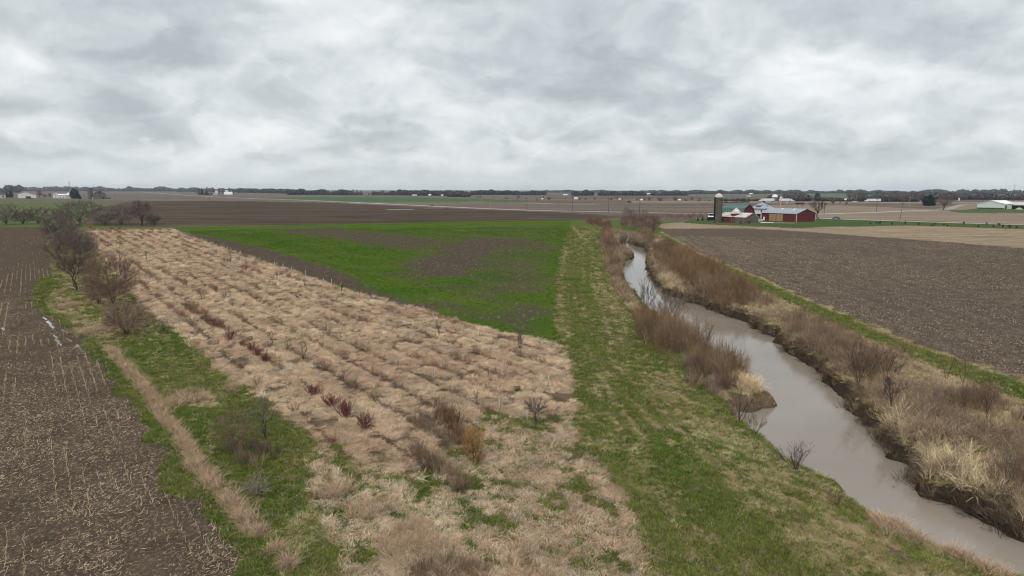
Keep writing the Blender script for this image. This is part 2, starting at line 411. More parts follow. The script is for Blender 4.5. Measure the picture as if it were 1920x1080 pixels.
STREAKS = [  # tan lines on the mown strip: polyline, half width, dry share
    ([(1062, 462), (1050, 510), (1046, 545), (1052, 590), (1062, 640)], 1.1, 0.50), ([(1075, 425), (1085, 440), (1100, 455)], 1.2, 0.7),
    ([(1112, 470), (1108, 520), (1120, 560), (1135, 600), (1150, 660)], 0.35, 0.75), ([(1125, 480), (1122, 520), (1135, 560), (1152, 600), (1166, 640)], 0.35, 0.75),
    ([(1138, 500), (1145, 540), (1162, 580), (1175, 625)], 0.35, 0.75), ([(1092, 440), (1094, 500), (1092, 560), (1090, 600)], 0.3, 0.6),
    ([(1120, 700), (1160, 760), (1200, 820), (1232, 860)], 0.32, 0.85), ([(1135, 695), (1180, 745), (1230, 800), (1290, 870)], 0.3, 0.75), ([(1160, 690), (1220, 750), (1300, 830), (1380, 920)], 0.28, 0.7),
    ([(1110, 870), (1150, 930), (1185, 985)], 0.3, 0.85), ([(1118, 860), (1130, 885), (1172, 940)], 0.25, 0.8), ([(1110, 720), (1150, 790), (1200, 880), (1260, 980), (1320, 1080)], 0.25, 0.6),
    ([(1200, 700), (1290, 790), (1390, 880), (1500, 985), (1600, 1080)], 0.3, 0.6), ([(1560, 975), (1620, 1000), (1690, 1040), (1720, 1060)], 0.6, 0.85),
    ([(1640, 970), (1700, 985), (1760, 1020)], 0.6, 0.85), ([(1112, 480), (1150, 700)], 0.2, 0.6), ([(1130, 700), (1165, 690), (1178, 685)], 0.3, 0.7),
    ([(1240, 436), (1273, 453), (1315, 477), (1357, 495), (1440, 526), (1522, 563), (1615, 601), (1690, 635), (1800, 670), (1920, 712), (2500, 950)], 0.9, 1.0)]
STREAKS = [(GP(a), b * (0.62 if i < len(STREAKS) - 1 else 1), c) for i, (a, b, c) in enumerate(STREAKS)]
REED = GP([(205, 655), (225, 678), (250, 705), (285, 745), (308, 785), (322, 800), (345, 828), (362, 868), (398, 905), (428, 940), (455, 975), (480, 1000)])

def dry_mask(x, y):
    v = np.full(x.shape, 0.09)
    n1 = fbm(x, y, 5.0, 21, 3) - 0.5; n2 = fbm(x, y, 1.6, 22, 3) - 0.5
    v += n1 * 0.22 + n2 * 0.12
    for poly, val, soft, amp in DRYP:
        sd = sdpoly(x, y, poly, 12.0) + n1 * amp * 1.6 + n2 * amp
        v = v + (val + n1 * 0.35 * (1 - abs(2 * val - 1)) + n2 * 0.2 - v) * sstep(soft, -soft, sd)
    mow = sdline(x, y, LE, 45.0); outp = sstep(-0.5, 1.0, sdpoly(x, y, PLANT, 3.0)) * sstep(44, 30, mow) * (x > -20)      # swaths left by the mower, along the stream
    v = v + ((vnoise(mow, mow * 0, 0.75, 25) - 0.5) * 0.55 + (vnoise(mow, mow * 0, 2.2, 26) - 0.5) * 0.35) * outp * (0.5 + fbm(x, y, 14.0, 27, 2))
    for pts, hw, val in STREAKS:
        d = sdline(x, y, pts, 8.0) + n2 * 0.5
        v = v + (val - v) * sstep(hw * 2.2, hw * 0.3, d) * sstep(0.0, 0.12, n1 + 0.30)
    d = sdline(x, y, REED, 8.0)
    v = v + (1.0 - v) * sstep(0.7, 0.25, d)
    return np.clip(v, 0, 1)

def furrow(x, y):
    """0..1 dark lines between the planted rows"""
    u = x * ROW_N[0] + y * ROW_N[1] + (fbm(x, y, 9, 31, 2) - 0.5) * 0.7
    k = np.abs(((u / 3.3) % 1.0) - 0.5) * 2
    return sstep(0.66, 0.88, k) * (0.75 + 0.25 * sstep(0.35, 0.55, fbm(x, y, 11, 33, 2)))

BARE = [(GP([(850, 424), (1066, 417), (1045, 520), (1050, 641), (900, 612), (760, 560), (790, 500), (700, 450)]), 0.40, 16.0, 20.0),
        (GP([(312, 428), (345, 434), (420, 448), (520, 472), (620, 500), (680, 527), (700, 545), (760, 565), (820, 575), (800, 590), (690, 556), (640, 541), (500, 496), (400, 463)]), 0.95, 2.5, 5.0),
        (GP([(742, 502), (790, 480), (825, 462), (880, 449), (945, 446), (975, 455), (955, 468), (935, 484), (905, 502), (880, 521), (800, 519), (760, 512)]), 0.92, 12.0, 24.0),
        (GP([(975, 450), (1040, 458), (1035, 475), (990, 470)]), 0.8, 5.0, 12.0), (GP([(870, 536), (970, 532), (980, 548), (900, 556)]), 0.82, 4.0, 9.0),
        (GP([(795, 560), (850, 565), (900, 590), (990, 565), (1035, 570), (1040, 615), (1000, 634), (930, 620), (860, 595)]), 0.76, 5.0, 12.0),
        (GP([(480, 429), (640, 427), (840, 448), (780, 472), (700, 462), (560, 440)]), 0.78, 7.0, 15.0), (GP([(930, 480), (1020, 490), (1035, 540), (960, 560), (920, 520)]), 0.64, 5.0, 14.0)]

def bare_mask(x, y):
    v = np.full(x.shape, 0.08)
    n1 = fbm(x, y, 14.0, 41, 3) - 0.5; n2 = fbm(x, y, 3.0, 42, 3) - 0.5
    u = x * ROW_N[0] + y * ROW_N[1]; st = vnoise(u, u * 0, 1.6, 43) - 0.5
    v += n1 * 0.4 + n2 * 0.25 + st * 0.5
    for poly, val, soft, amp in BARE:
        sd = sdpoly(x, y, poly, 25.0) + n1 * amp + n2 * amp * 0.5
        v = v + (val + st * 0.5 * (1 - val) + n2 * 0.2 - v) * sstep(soft, -soft, sd)
    return np.clip(v, 0, 1)

# ------------------------------------------------------------------ ground materials
def band_mat(name, cols, fleck, rot, sx, sy, fine=0.5):
    """bare fields seen far off: long bands of drier and wetter soil"""
    m, t = new_mat(name)
    p = t.pos()
    a = t.noise(t.mapping(p, rotz=rot, scale=(1 / sx, 1 / sy, 1)), 1.0, 6, 0.62, 0.3)
    b = t.noise(t.mapping(p, rotz=rot, scale=(1 / (sx * 0.22), 1 / (sy * 0.3), 1), loc=(7, 3, 0)), 1.0, 5, 0.65)
    c = t.noise(p, fine, 4, 0.7)
    col = t.ramp(t.math('ADD', t.math('MULTIPLY', a, 0.62), t.math('MULTIPLY', b, 0.38)), [(0.33, cols[0]), (0.46, cols[1]), (0.55, cols[2]), (0.68, cols[3])])
    col = t.mix(t.mapr(c, 0.5, 0.75, 0, 0.4), col, fleck)
    finish(t, col, 0.95, 0.0, bump=c, bstr=0.6, bdist=0.2)
    return m
def soil_mat(name, c0, c1, fleck, rot=0.0, stretch=4.0, fscale=3.0, famt=0.35, big=0.03, bigamt=0.35, c2=None):
    m, t = new_mat(name)
    p = t.pos()
    ps = t.mapping(p, rotz=rot, scale=(1.0, 1.0 / stretch, 1.0))
    a = t.noise(ps, big, 5, 0.6); b = t.noise(ps, 0.5, 5, 0.65); f = t.noise(t.mapping(p, rotz=rot, scale=(1, 0.8, 1)), fscale, 3, 0.7, 0.3)
    col = t.mix(t.mapr(b, 0.3, 0.7), c0, c1)
    if c2 is not None: col = t.mix(t.math('MULTIPLY', t.mapr(a, 0.42, 0.66, 0, 1, True), bigamt), col, c2)
    else: col = t.mix(t.math('MULTIPLY', t.mapr(a, 0.35, 0.65), bigamt), col, tuple(x * 0.6 for x in c0))
    fm = t.math('MULTIPLY', t.mapr(f, 0.52, 0.68), famt)
    col = t.mix(fm, col, fleck)
    finish(t, col, 0.95, 0.0, bump=t.math('ADD', b, f), bstr=0.8, bdist=0.15)
    return m

MAT = {}
FIELD_ROT = math.atan2(*(G(1000, 394)[:2] - G(640, 378.5)[:2])[::-1])
MAT['corn_field'] = soil_mat('corn_soil', (0.092, 0.068, 0.049), (0.044, 0.032, 0.024), (0.26, 0.20, 0.138), -ROW_AZ, 1.2, 4.5, 0.5, 0.05, 0.3)
MAT['soil_field'] = soil_mat('bean_soil', (0.120, 0.091, 0.069), (0.046, 0.035, 0.027), (0.28, 0.22, 0.155), R(-8), 1.6, 3.4, 0.55, 0.028, 0.5, (0.066, 0.053, 0.044))
MAT['plowed_field'] = band_mat('plowed_soil', [(0.028, 0.022, 0.017), (0.054, 0.041, 0.031), (0.076, 0.057, 0.042), (0.125, 0.094, 0.069)], (0.12, 0.092, 0.067), -R(6), 130, 22, 0.5)
MAT['ground'] = band_mat('far_field_soil', [(0.055, 0.044, 0.035), (0.098, 0.078, 0.063), (0.132, 0.105, 0.085), (0.205, 0.165, 0.132)], (0.18, 0.145, 0.115), R(-4), 700, 110, 0.2)
MAT['stubble_field'] = band_mat('stubble_soil', [(0.135, 0.10, 0.075), (0.18, 0.137, 0.102), (0.205, 0.158, 0.12), (0.27, 0.22, 0.165)], (0.26, 0.21, 0.16), R(8), 120, 18, 0.4)
MAT['fallow_strip'] = band_mat('fallow_straw', [(0.095, 0.072, 0.053), (0.19, 0.145, 0.10), (0.255, 0.195, 0.132), (0.35, 0.28, 0.19)], (0.33, 0.265, 0.18), R(-8), 26, 4.5, 0.7)
MAT['farm_lawn'] = soil_mat('lawn_grass', (0.055, 0.088, 0.028), (0.038, 0.06, 0.022), (0.12, 0.12, 0.05), 0.0, 0.5, 0.8, 0.3, 0.03, 0.4, (0.10, 0.10, 0.05))
MAT['far_lawn'] = soil_mat('far_lawn_grass', (0.075, 0.10, 0.038), (0.058, 0.082, 0.034), (0.13, 0.12, 0.06), 0.0, 0.5, 0.5, 0.3, 0.02, 0.3)
MAT['green_field'] = soil_mat('far_wheat', (0.062, 0.115, 0.05), (0.05, 0.095, 0.042), (0.09, 0.125, 0.06), 0.0, 0.3, 0.1, 0.3, 0.01, 0.3)
MAT['far_meadow'] = soil_mat('far_pasture', (0.09, 0.13, 0.075), (0.075, 0.11, 0.065), (0.11, 0.14, 0.08), 0.0, 0.3, 0.1, 0.3, 0.01, 0.3)
MAT['hill_field'] = soil_mat('hill_grass', (0.075, 0.105, 0.036), (0.06, 0.08, 0.034), (0.19, 0.165, 0.10), R(35), 8.0, 0.45, 0.5, 0.018, 0.7, (0.13, 0.105, 0.07))

m, t = new_mat('meadow_sward')            # grassland: dry thatch and green growth by mask
at = t.node('ShaderNodeAttribute', attribute_name='mask')
sp = t.node('ShaderNodeSeparateColor'); t.l.new(at.outputs['Color'], sp.inputs[0])
p = t.pos()
nf = t.noise(p, 2.2, 6, 0.68); nf2 = t.noise(p, 7.0, 4, 0.7); nb = t.noise(p, 0.28, 4, 0.6)
dryc = t.mix(t.mapr(nb, 0.35, 0.65), (0.18, 0.128, 0.086), (0.165, 0.112, 0.078))
dryc = t.mix(t.mapr(nf2, 0.35, 0.62, 0.0, 0.7), dryc, (0.085, 0.063, 0.043))  # thatch darkened and flecked: shade between the tufts painted into the colour
grn = t.mix(t.mapr(nb, 0.35, 0.65), (0.072, 0.108, 0.024), (0.100, 0.120, 0.034))
grn = t.mix(t.mapr(nf2, 0.4, 0.62, 0.0, 0.55), grn, (0.050, 0.068, 0.024))
fac = t.mapr(t.math('ADD', sp.outputs[0], t.math('MULTIPLY', t.math('SUBTRACT', nf, 0.5), 1.1)), 0.22, 0.74, 0, 1, True)
colr = t.mix(fac, grn, dryc)
colr = t.mix(sp.outputs[1], colr, (0.072, 0.052, 0.036))        # thatch in the furrows
colr = t.mix(sp.outputs[2], colr, (0.042, 0.032, 0.023))        # wet mud of the banks
finish(t, colr, 0.95, 0.0, bump=t.math('ADD', nf, nf2), bstr=0.9, bdist=0.18)
MAT['grassland'] = m
m, t = new_mat('young_wheat')
at = t.node('ShaderNodeAttribute', attribute_name='mask')
sp = t.node('ShaderNodeSeparateColor'); t.l.new(at.outputs['Color'], sp.inputs[0])
p = t.pos()
ps = t.mapping(p, rotz=ROW_AZ, scale=(1, 0.16, 1))
nf = t.noise(ps, 1.4, 5, 0.65); nf2 = t.noise(p, 2.6, 5, 0.7); nb = t.noise(p, 0.06, 4, 0.6)
grn = t.mix(t.mapr(nb, 0.3, 0.7), (0.038, 0.080, 0.008), (0.080, 0.108, 0.018))
grn = t.mix(t.mapr(nf2, 0.45, 0.7, 0.0, 0.6), grn, (0.024, 0.044, 0.012))
soil = t.mix(t.mapr(nf2, 0.35, 0.65), (0.085, 0.064, 0.047), (0.044, 0.034, 0.026))
soil = t.mix(t.mapr(nf, 0.55, 0.7, 0.0, 0.6), soil, (0.21, 0.165, 0.12))
v = t.math('ADD', sp.outputs[0], t.math('ADD', t.math('MULTIPLY', t.math('SUBTRACT', nf, 0.5), 0.9), t.math('MULTIPLY', t.math('SUBTRACT', nf2, 0.5), 0.7)))
finish(t, t.mix(t.mapr(v, 0.30, 0.84, 0, 1, False), grn, soil), 0.95, 0.0, bump=t.math('ADD', nf, nf2), bstr=0.7, bdist=0.12)
MAT['wheat_field'] = m

# ------------------------------------------------------------------ ground meshes, one per zone, sharing the grid
ii = np.arange((NR - 1) * (NA - 1)); ri, ci = ii // (NA - 1), ii % (NA - 1)
v00 = ri * NA + ci
quads = np.stack([v00, v00 + 1, v00 + NA + 1, v00 + NA], 1)[:, ::-1]
cxm = GX[quads].mean(1); cym = GY[quads].mean(1)
zid = zone_of(cxm, cym)
mask_r = np.zeros(GX.shape); mask_g = np.zeros(GX.shape); mask_b = np.zeros(GX.shape)
nn = np.where(np.hypot(GX, GY) < 460)[0]
dm = dry_mask(GX[nn], GY[nn])
inpl = sstep(0.5, -1.0, sdpoly(GX[nn], GY[nn], PLANT, 5.0))
mask_g[nn] = furrow(GX[nn], GY[nn]) * inpl * 0.95
mask_b[nn] = 0.45 * (1 - sstep(-0.2, 1.0, gsd[nn])) * (gsd[nn] < 24)
wid = ZN.index('wheat_field')
mask_w = np.zeros(GX.shape); mask_w[nn] = bare_mask(GX[nn], GY[nn])
nearR = sdline(GX[nn], GY[nn], RE, 6.0) < 4.5
mask_r[nn] = np.where(nearR & (gsd[nn] < 2.6), np.maximum(dm, 0.95), dm)
mask_b[nn] = np.maximum(mask_b[nn], nearR * (1 - sstep(0.6, 2.2, gsd[nn])))
XYZ = np.stack([GX, GY, GZ], 1)
GLABEL = {'ground': 'pale brown harvested fields reaching flat to the horizon', 'grassland': 'grassy ground with planted tan strip, mown green path and stream banks',
          'hill_field': 'green field with pale crop rows before the white farmstead', 'plowed_field': 'wide dark brown bare field behind the green wheat', 'green_field': 'thin far strip of green wheat beyond the gravel road',
          'far_meadow': 'pale green meadow under the far woods', 'stubble_field': 'tan stubble field between country road and highway', 'far_lawn': 'green lawn before the white sheds at the right',
          'fallow_strip': 'straw coloured strip below the farm lawn', 'farm_lawn': 'green lawn around the red farm buildings', 'soil_field': 'grey brown tilled field right of the stream',
          'corn_field': 'brown corn stubble field at the lower left', 'wheat_field': 'bright green young wheat with bare brown patches'}
for i, nme in enumerate(ZN):
    q = quads[zid == i]
    if len(q) == 0: continue
    used, invx = np.unique(q, return_inverse=True)
    me = mesh_np(nme, XYZ[used], invx.reshape(-1, 4), MAT[nme])
    if nme in ('grassland', 'wheat_field'):
        a = me.attributes.new('mask', 'FLOAT_COLOR', 'POINT')
        r0 = mask_r if nme == 'grassland' else mask_w
        a.data.foreach_set('color', np.stack([r0[used], mask_g[used], mask_b[used], np.ones(len(used))], 1).astype(np.float32).ravel())
    me.polygons.foreach_set('use_smooth', np.ones(len(q), bool))
    tag(link(nme, me), GLABEL[nme], None, None, 'structure')

# water of the stream
m, t = new_mat('muddy_water')
p = t.pos()
wn = t.noise(t.mapping(p, rotz=R(20), scale=(1, 0.35, 1)), 1.6, 4, 0.6); wn2 = t.noise(p, 0.12, 3, 0.5)
b = t.node('ShaderNodeBsdfPrincipled')
t.put(b.inputs['Base Color'], t.mix(t.mapr(wn2, 0.3, 0.7), (0.182, 0.150, 0.120), (0.215, 0.180, 0.148)))
b.inputs['Roughness'].default_value = 0.035; b.inputs['IOR'].default_value = 1.33; b.inputs['Specular IOR Level'].default_value = 0.5
bn = t.node('ShaderNodeBump'); bn.inputs['Strength'].default_value = 0.5; bn.inputs['Distance'].default_value = 0.025
t.put(bn.inputs['Height'], wn); t.l.new(bn.outputs[0], b.inputs['Normal'])
o = t.node('ShaderNodeOutputMaterial'); t.l.new(b.outputs[0], o.inputs[0])
MAT['water'] = m
n_ = min(len(LE), len(RE))
def resample(pl, n):
    d = np.r_[0, np.cumsum(np.hypot(*np.diff(pl, axis=0).T))]; s = np.linspace(0, d[-1], n)
    return np.stack([np.interp(s, d, pl[:, 0]), np.interp(s, d, pl[:, 1])], 1)
xs = np.arange(-2, 70, 1.0)
wb0, wb1 = RIVER.min(0) - 3, RIVER.max(0) + 3
gx, gy = np.meshgrid(np.arange(wb0[0], wb1[0], 1.0), np.arange(wb0[1], wb1[1], 1.5), indexing='ij')
ny = gx.shape[1]; ok = (sdpoly(gx.ravel(), gy.ravel(), RIVER, 6.0) < 3.5).reshape(gx.shape)
cell = ok[:-1, :-1] & ok[1:, :-1] & ok[:-1, 1:] & ok[1:, 1:]
ci_, cj_ = np.where(cell); k0 = ci_ * ny + cj_
me = mesh_np('stream_water', np.stack([gx.ravel(), gy.ravel(), np.full(gx.size, Z_WATER)], 1), np.stack([k0, k0 + ny, k0 + ny + 1, k0 + 1], 1), MAT['water'])
tag(link('stream_water', me), 'muddy grey stream winding between brushy banks', None, None, 'structure')

# ------------------------------------------------------------------ vegetation materials
def veg_mat(name, tip, use_tint=True, var=0.5):
    """blade / twig colour: tint carried by each clump, varied blade by blade"""
    m, t = new_mat(name)
    if use_tint:
        a = t.node('ShaderNodeAttribute', attribute_name='tint', attribute_type='INSTANCER'); c = a.outputs['Color']
    else: c = tip
    rp = t.node('ShaderNodeNewGeometry').outputs['Random Per Island']
    k = t.mapr(rp, 0, 1, 1 - var, 1 + var)
    comb = t.node('ShaderNodeCombineColor')
    for i in range(3): t.l.new(k, comb.inputs[i])
    finish(t, t.mix(1.0, c if not isinstance(c, tuple) else (*c, 1), comb.outputs[0], 'MULTIPLY'), 0.9, 0.0)
    return m
M_BLADE = veg_mat('dry_and_green_blades', None, True, 0.42)
M_WAND = veg_mat('shrub_wands', None, True, 0.40)
def bark(name, c, var=0.35): return veg_mat(name, c, False, var)

# ------------------------------------------------------------------ clump prototypes (kept out of the scene, used by the scatter nodes)
def blades(n, h0, h1, rad, lean0, lean1, w, seg=3, droop=0.6, wind=None, seed=0):
    g = np.random.default_rng(seed)
    V = []; F = []
    for i in range(n):
        a = g.uniform(0, 2 * math.pi); rr = rad * math.sqrt(g.uniform()); bx, by = rr * math.cos(a), rr * math.sin(a)
        az = (a + g.normal(0, 0.7)) if wind is None else wind + g.normal(0, 0.6)
        L = g.uniform(h0, h1); th = g.uniform(lean0, lean1); ww = w * g.uniform(0.7, 1.3)
        px, py, pz = bx, by, -0.03; pa = g.uniform(0, math.pi); sx, sy = math.cos(pa) * ww / 2, math.sin(pa) * ww / 2
        base = len(V)
        for k in range(seg + 1):
            tw = 1 - 0.75 * k / seg
            V.append((px - sx * tw, py - sy * tw, pz)); V.append((px + sx * tw, py + sy * tw, pz))
            px += math.cos(az) * math.sin(th) * L / seg; py += math.sin(az) * math.sin(th) * L / seg; pz += math.cos(th) * L / seg
            th = min(th + droop / seg * 2, 2.1); pz = max(pz, 0.02)
        for k in range(seg): F.append((base + 2 * k, base + 2 * k + 1, base + 2 * k + 3, base + 2 * k + 2))
    return np.array(V), np.array(F)

def seg_tubes(P0, P1, R0, R1, n=3):
    """one small tube per segment"""
    P0, P1 = np.asarray(P0, float), np.asarray(P1, float); R0, R1 = np.asarray(R0, float), np.asarray(R1, float)
    d = P1 - P0; d /= np.linalg.norm(d, axis=1, keepdims=True) + 1e-9
    ref = np.where(np.abs(d[:, 2:3]) < 0.9, np.array([[0, 0, 1.0]]), np.array([[1.0, 0, 0]]))
    a = np.cross(d, ref); a /= np.linalg.norm(a, axis=1, keepdims=True); b = np.cross(d, a)
    t = np.arange(n) * 2 * math.pi / n
    ring = a[:, None] * np.cos(t)[None, :, None] + b[:, None] * np.sin(t)[None, :, None]
    V = np.concatenate([P0[:, None] + ring * R0[:, None, None], P1[:, None] + ring * R1[:, None, None]], 1)
    N = len(P0); base = np.arange(N)[:, None] * 2 * n; k = np.arange(n); k2 = (k + 1) % n
    F = np.stack([base + k, base + k2, base + n + k2, base + n + k], 2).reshape(-1, 4)
    return V.reshape(-1, 3), F

def branches(seed, height, stems=1, lean=(0.0, 0.2), r0=0.12, levels=4, kids=(5, 9), ratio=(0.35, 0.65), angle=(0.4, 0.9), up=0.15, rmin=0.006, trunk=0.35, wig=0.12, first=0.3, cap=9000):
    g = random.Random(seed); S = []
    stack = []
    for s in range(stems):
        az = 2 * math.pi * (s + g.uniform(-0.3, 0.3)) / stems; th = g.uniform(*lean)
        L = height * (trunk if stems == 1 and trunk < 1 else 1.0) * g.uniform(0.85, 1.0)
        stack.append((Vector((g.uniform(-.1, .1) * (stems > 1), g.uniform(-.1, .1) * (stems > 1), -0.1)), Vector((math.sin(th) * math.cos(az), math.sin(th) * math.sin(az), math.cos(th))), L, r0 * (g.uniform(0.7, 1.0) if stems > 1 else 1), 0))
    while stack and len(S) < cap:
        p, d, L, r, lv = stack.pop(0)
        ns = 4 if lv == 0 else 3 if lv < levels - 1 else 2
        pts = [p.copy()]
        for k in range(ns):
            d = (d + Vector((g.gauss(0, wig), g.gauss(0, wig), g.gauss(0, wig) + up * 0.4))).normalized()
            q = p + d * (L / ns)
            ra, rb = r * (1 - 0.6 * k / ns), r * (1 - 0.6 * (k + 1) / ns)
            S.append((p, q, max(ra, rmin), max(rb, rmin), lv)); p = q; pts.append(q.copy())
        if lv < levels - 1:
            nk = g.randint(*kids)
            for k in range(nk):
                f = first + (1 - first) * (k + g.uniform(0.2, 1)) / nk if lv == 0 else g.uniform(0.25, 1.0)
                x = f * ns; i = min(int(x), ns - 1); bp = pts[i].lerp(pts[i + 1], x - i)
                ax = pts[i + 1] - pts[i]; ax.normalize()
                pr = ax.orthogonal(); pr.rotate(Matrix.Rotation(g.uniform(0, 2 * math.pi), 3, ax))
                an = g.uniform(*angle); nd = (ax * math.cos(an) + pr * math.sin(an)); nd.z += up; nd.normalize()
                LL = (height if lv == 0 and stems == 1 else L) * g.uniform(*ratio) * (1.0 if lv else (1.05 - 0.5 * f if stems == 1 else 1))
                stack.append((bp, nd, LL, max(r * (1 - 0.6 * f) * 0.6, rmin), lv + 1))
    return S

def seg_arrays(S, sel):
    T = [s for s in S if sel(s[4])]
    return np.array([s[0][:] for s in T]), np.array([s[1][:] for s in T]), np.array([s[2] for s in T]), np.array([s[3] for s in T])

def proto_coll(name, items, mat):
    c = bpy.data.collections.new(name)
    for i, (V, F) in enumerate(items):
        me = mesh_np(name + '_mesh', V, F, mat)
        c.objects.link(bpy.data.objects.new('%s_%02d' % (name, i), me))
    return c

def scatter(name, label, cat, P, coll, ncoll, scl, tint, tilt=0.12, zoff=0.0, rot=None):
    n = len(P)
    me = bpy.data.meshes.new(name); me.vertices.add(n); me.vertices.foreach_set('co', P.astype(np.float32).ravel())
    r = np.stack([rng.normal(0, tilt, n), rng.normal(0, tilt, n), rng.uniform(0, 2 * math.pi, n) if rot is None else rot + rng.normal(0, 0.9, n)], 1).astype(np.float32)
    me.attributes.new('rot', 'FLOAT_VECTOR', 'POINT').data.foreach_set('vector', r.ravel())
    s3 = np.asarray(scl, np.float32)
    if s3.ndim == 1: s3 = np.repeat(s3[:, None], 3, 1)
    me.attributes.new('scl', 'FLOAT_VECTOR', 'POINT').data.foreach_set('vector', s3.ravel())
    me.attributes.new('tint', 'FLOAT_COLOR', 'POINT').data.foreach_set('color', np.c_[tint, np.ones(n)].astype(np.float32).ravel())
    me.attributes.new('pick', 'INT', 'POINT').data.foreach_set('value', rng.integers(0, ncoll, n).astype(np.int32))
    o = link(name, me)
    ng = bpy.data.node_groups.new(name, 'GeometryNodeTree')
    ng.interface.new_socket('Geometry', in_out='INPUT', socket_type='NodeSocketGeometry')
    ng.interface.new_socket('Geometry', in_out='OUTPUT', socket_type='NodeSocketGeometry')
    N = ng.nodes; gi = N.new('NodeGroupInput'); go = N.new('NodeGroupOutput'); ip = N.new('GeometryNodeInstanceOnPoints'); cn = N.new('GeometryNodeCollectionInfo')
    cn.inputs[0].default_value = coll; cn.inputs[1].default_value = True; cn.inputs[2].default_value = True
    def na(nm, dt):
        x = N.new('GeometryNodeInputNamedAttribute'); x.data_type = dt; x.inputs[0].default_value = nm
        return [s for s in x.outputs if s.enabled and s.name == 'Attribute'][0]
    L = ng.links
    L.new(gi.outputs[0], ip.inputs['Points']); L.new(cn.outputs[0], ip.inputs['Instance']); ip.inputs['Pick Instance'].default_value = True
    L.new(na('pick', 'INT'), ip.inputs['Instance Index'])
    e = N.new('FunctionNodeEulerToRotation'); L.new(na('rot', 'FLOAT_VECTOR'), e.inputs[0]); L.new(e.outputs[0], ip.inputs['Rotation'])
    L.new(na('scl', 'FLOAT_VECTOR'), ip.inputs['Scale']); L.new(ip.outputs[0], go.inputs[0])
    md = o.modifiers.new('scatter', 'NODES'); md.node_group = ng
    return tag(o, label, cat, None, 'stuff')

DRY = proto_coll('dry_tuft', [blades(26, 0.35, 0.7, 0.30, 0.5, 1.2, 0.030, 3, 0.9, 0.4 * k, 100 + k) for k in range(5)], M_BLADE)
GRN = proto_coll('green_tuft', [blades(22, 0.10, 0.26, 0.26, 0.1, 0.8, 0.030, 2, 0.5, None, 200 + k) for k in range(4)], M_BLADE)
TALL = proto_coll('tall_tuft', [blades(30, 0.8, 1.5, 0.28, 0.05, 0.55, 0.028, 4, 0.65, None, 300 + k) for k in range(5)], M_BLADE)
def wand_proto(seed, n, h0, h1, rad, spread, kids, r=0.010):
    g = np.random.default_rng(seed); P0 = []; P1 = []; A = []; B = []
    for i in range(n):
        a = g.uniform(0, 6.28); rr = rad * math.sqrt(g.uniform()); b = np.array([rr * math.cos(a), rr * math.sin(a), -0.05])
        th = g.uniform(0, spread); az = a + g.normal(0, 0.6); d = np.array([math.sin(th) * math.cos(az), math.sin(th) * math.sin(az), math.cos(th)])
        L = g.uniform(h0, h1); mid = b + d * L * 0.5; d2 = d + g.normal(0, 0.12, 3); e = mid + d2 * L * 0.5
        P0 += [b, mid]; P1 += [mid, e]; A += [r, r * 0.75]; B += [r * 0.75, r * 0.4]
        for k in range(kids):
            f = g.uniform(0.35, 0.95); q = b + d * L * f if f < .5 else mid + d2 * L * (f - .5)
            dd = d + g.normal(0, 0.38, 3); dd[2] = abs(dd[2]); P0.append(q); P1.append(q + dd * L * g.uniform(0.15, 0.35)); A.append(r * 0.6); B.append(r * 0.35)
    return seg_tubes(P0, P1, A, B)
WAND = proto_coll('willow_clump', [wand_proto(400 + k, 13 + 2 * k, 1.2 + 0.15 * k, 3.1, 0.6, 0.55, 7, 0.011) for k in range(6)], M_WAND)
BRUSH = proto_coll('brush_clump', [wand_proto(450 + k, 26, 0.6, 1.4, 0.45, 0.7, 6, 0.012) for k in range(5)], M_WAND)

def candidates(n, r0, r1, a, half=40.0):
    u = rng.uniform(size=n); k = 2 - a
    r = (r0 ** k + u * (r1 ** k - r0 ** k)) ** (1 / k)
    th = np.radians(rng.uniform(-half, half, n))
    return r * np.sin(th), r * np.cos(th)
def in_frame(x, y, mx=1.06):
    c = np.stack([x, y, np.full(x.shape, -H_CAM)], 1) @ CR
    px = 960 - c[:, 0] / c[:, 2] * F_PX; py = 540 + c[:, 1] / c[:, 2] * F_PX
    return (px > 960 - 960 * mx) & (px < 960 + 960 * mx) & (py < 1150)
def lerp3(a, b, f): return np.asarray(a)[None] * (1 - f[:, None]) + np.asarray(b)[None] * f[:, None]

# ---- grassland tufts: dry and green
x, y = candidates(620000, 27, 345, 1.45)
k = in_frame(x, y); x, y = x[k], y[k]
sdr = river_sd(x, y)
k = (zone_of(x, y) == ZN.index('grassland')) & (sdr > 0.9); x, y, sdr = x[k], y[k], sdr[k]
dm = dry_mask(x, y); rr = np.hypot(x, y)
inp = sdpoly(x, y, PLANT, 5.0) < 0; fur = furrow(x, y) * inp
clump = fbm(x * ROW_N[0] + y * ROW_N[1], (x * ROW_D[0] + y * ROW_D[1]) * 0.55, 0.75, 61, 2)
z = HT(x, y, sdr)
far_s = 1 + np.clip((rr - 45) / 170, 0, 1.6)
isdry = rng.uniform(size=len(x)) < np.clip((dm + (clump - 0.5) * 0.35 - 0.08) / 0.80, 0, 1)
k = isdry & (rng.uniform(size=len(x)) > fur * 1.0) & (clump > np.where(inp, 0.38, 0.38))
kd = np.where(k)[0]
big = fbm(x, y, 9.0, 62, 3)
inlow = sdpoly(x, y, MIXLOW, 5.0) < 0
tone = np.clip((big[kd] - 0.3) / 0.4, 0, 1)
tint = lerp3((0.465, 0.345, 0.222), (0.40, 0.278, 0.182), tone) * (rng.uniform(0.75, 1.2, len(kd)) * (0.66 + 0.68 * fbm(x[kd] * ROW_N[0] + y[kd] * ROW_N[1], (x[kd] * ROW_D[0] + y[kd] * ROW_D[1]) * 0.4, 0.8, 64, 2)))[:, None]
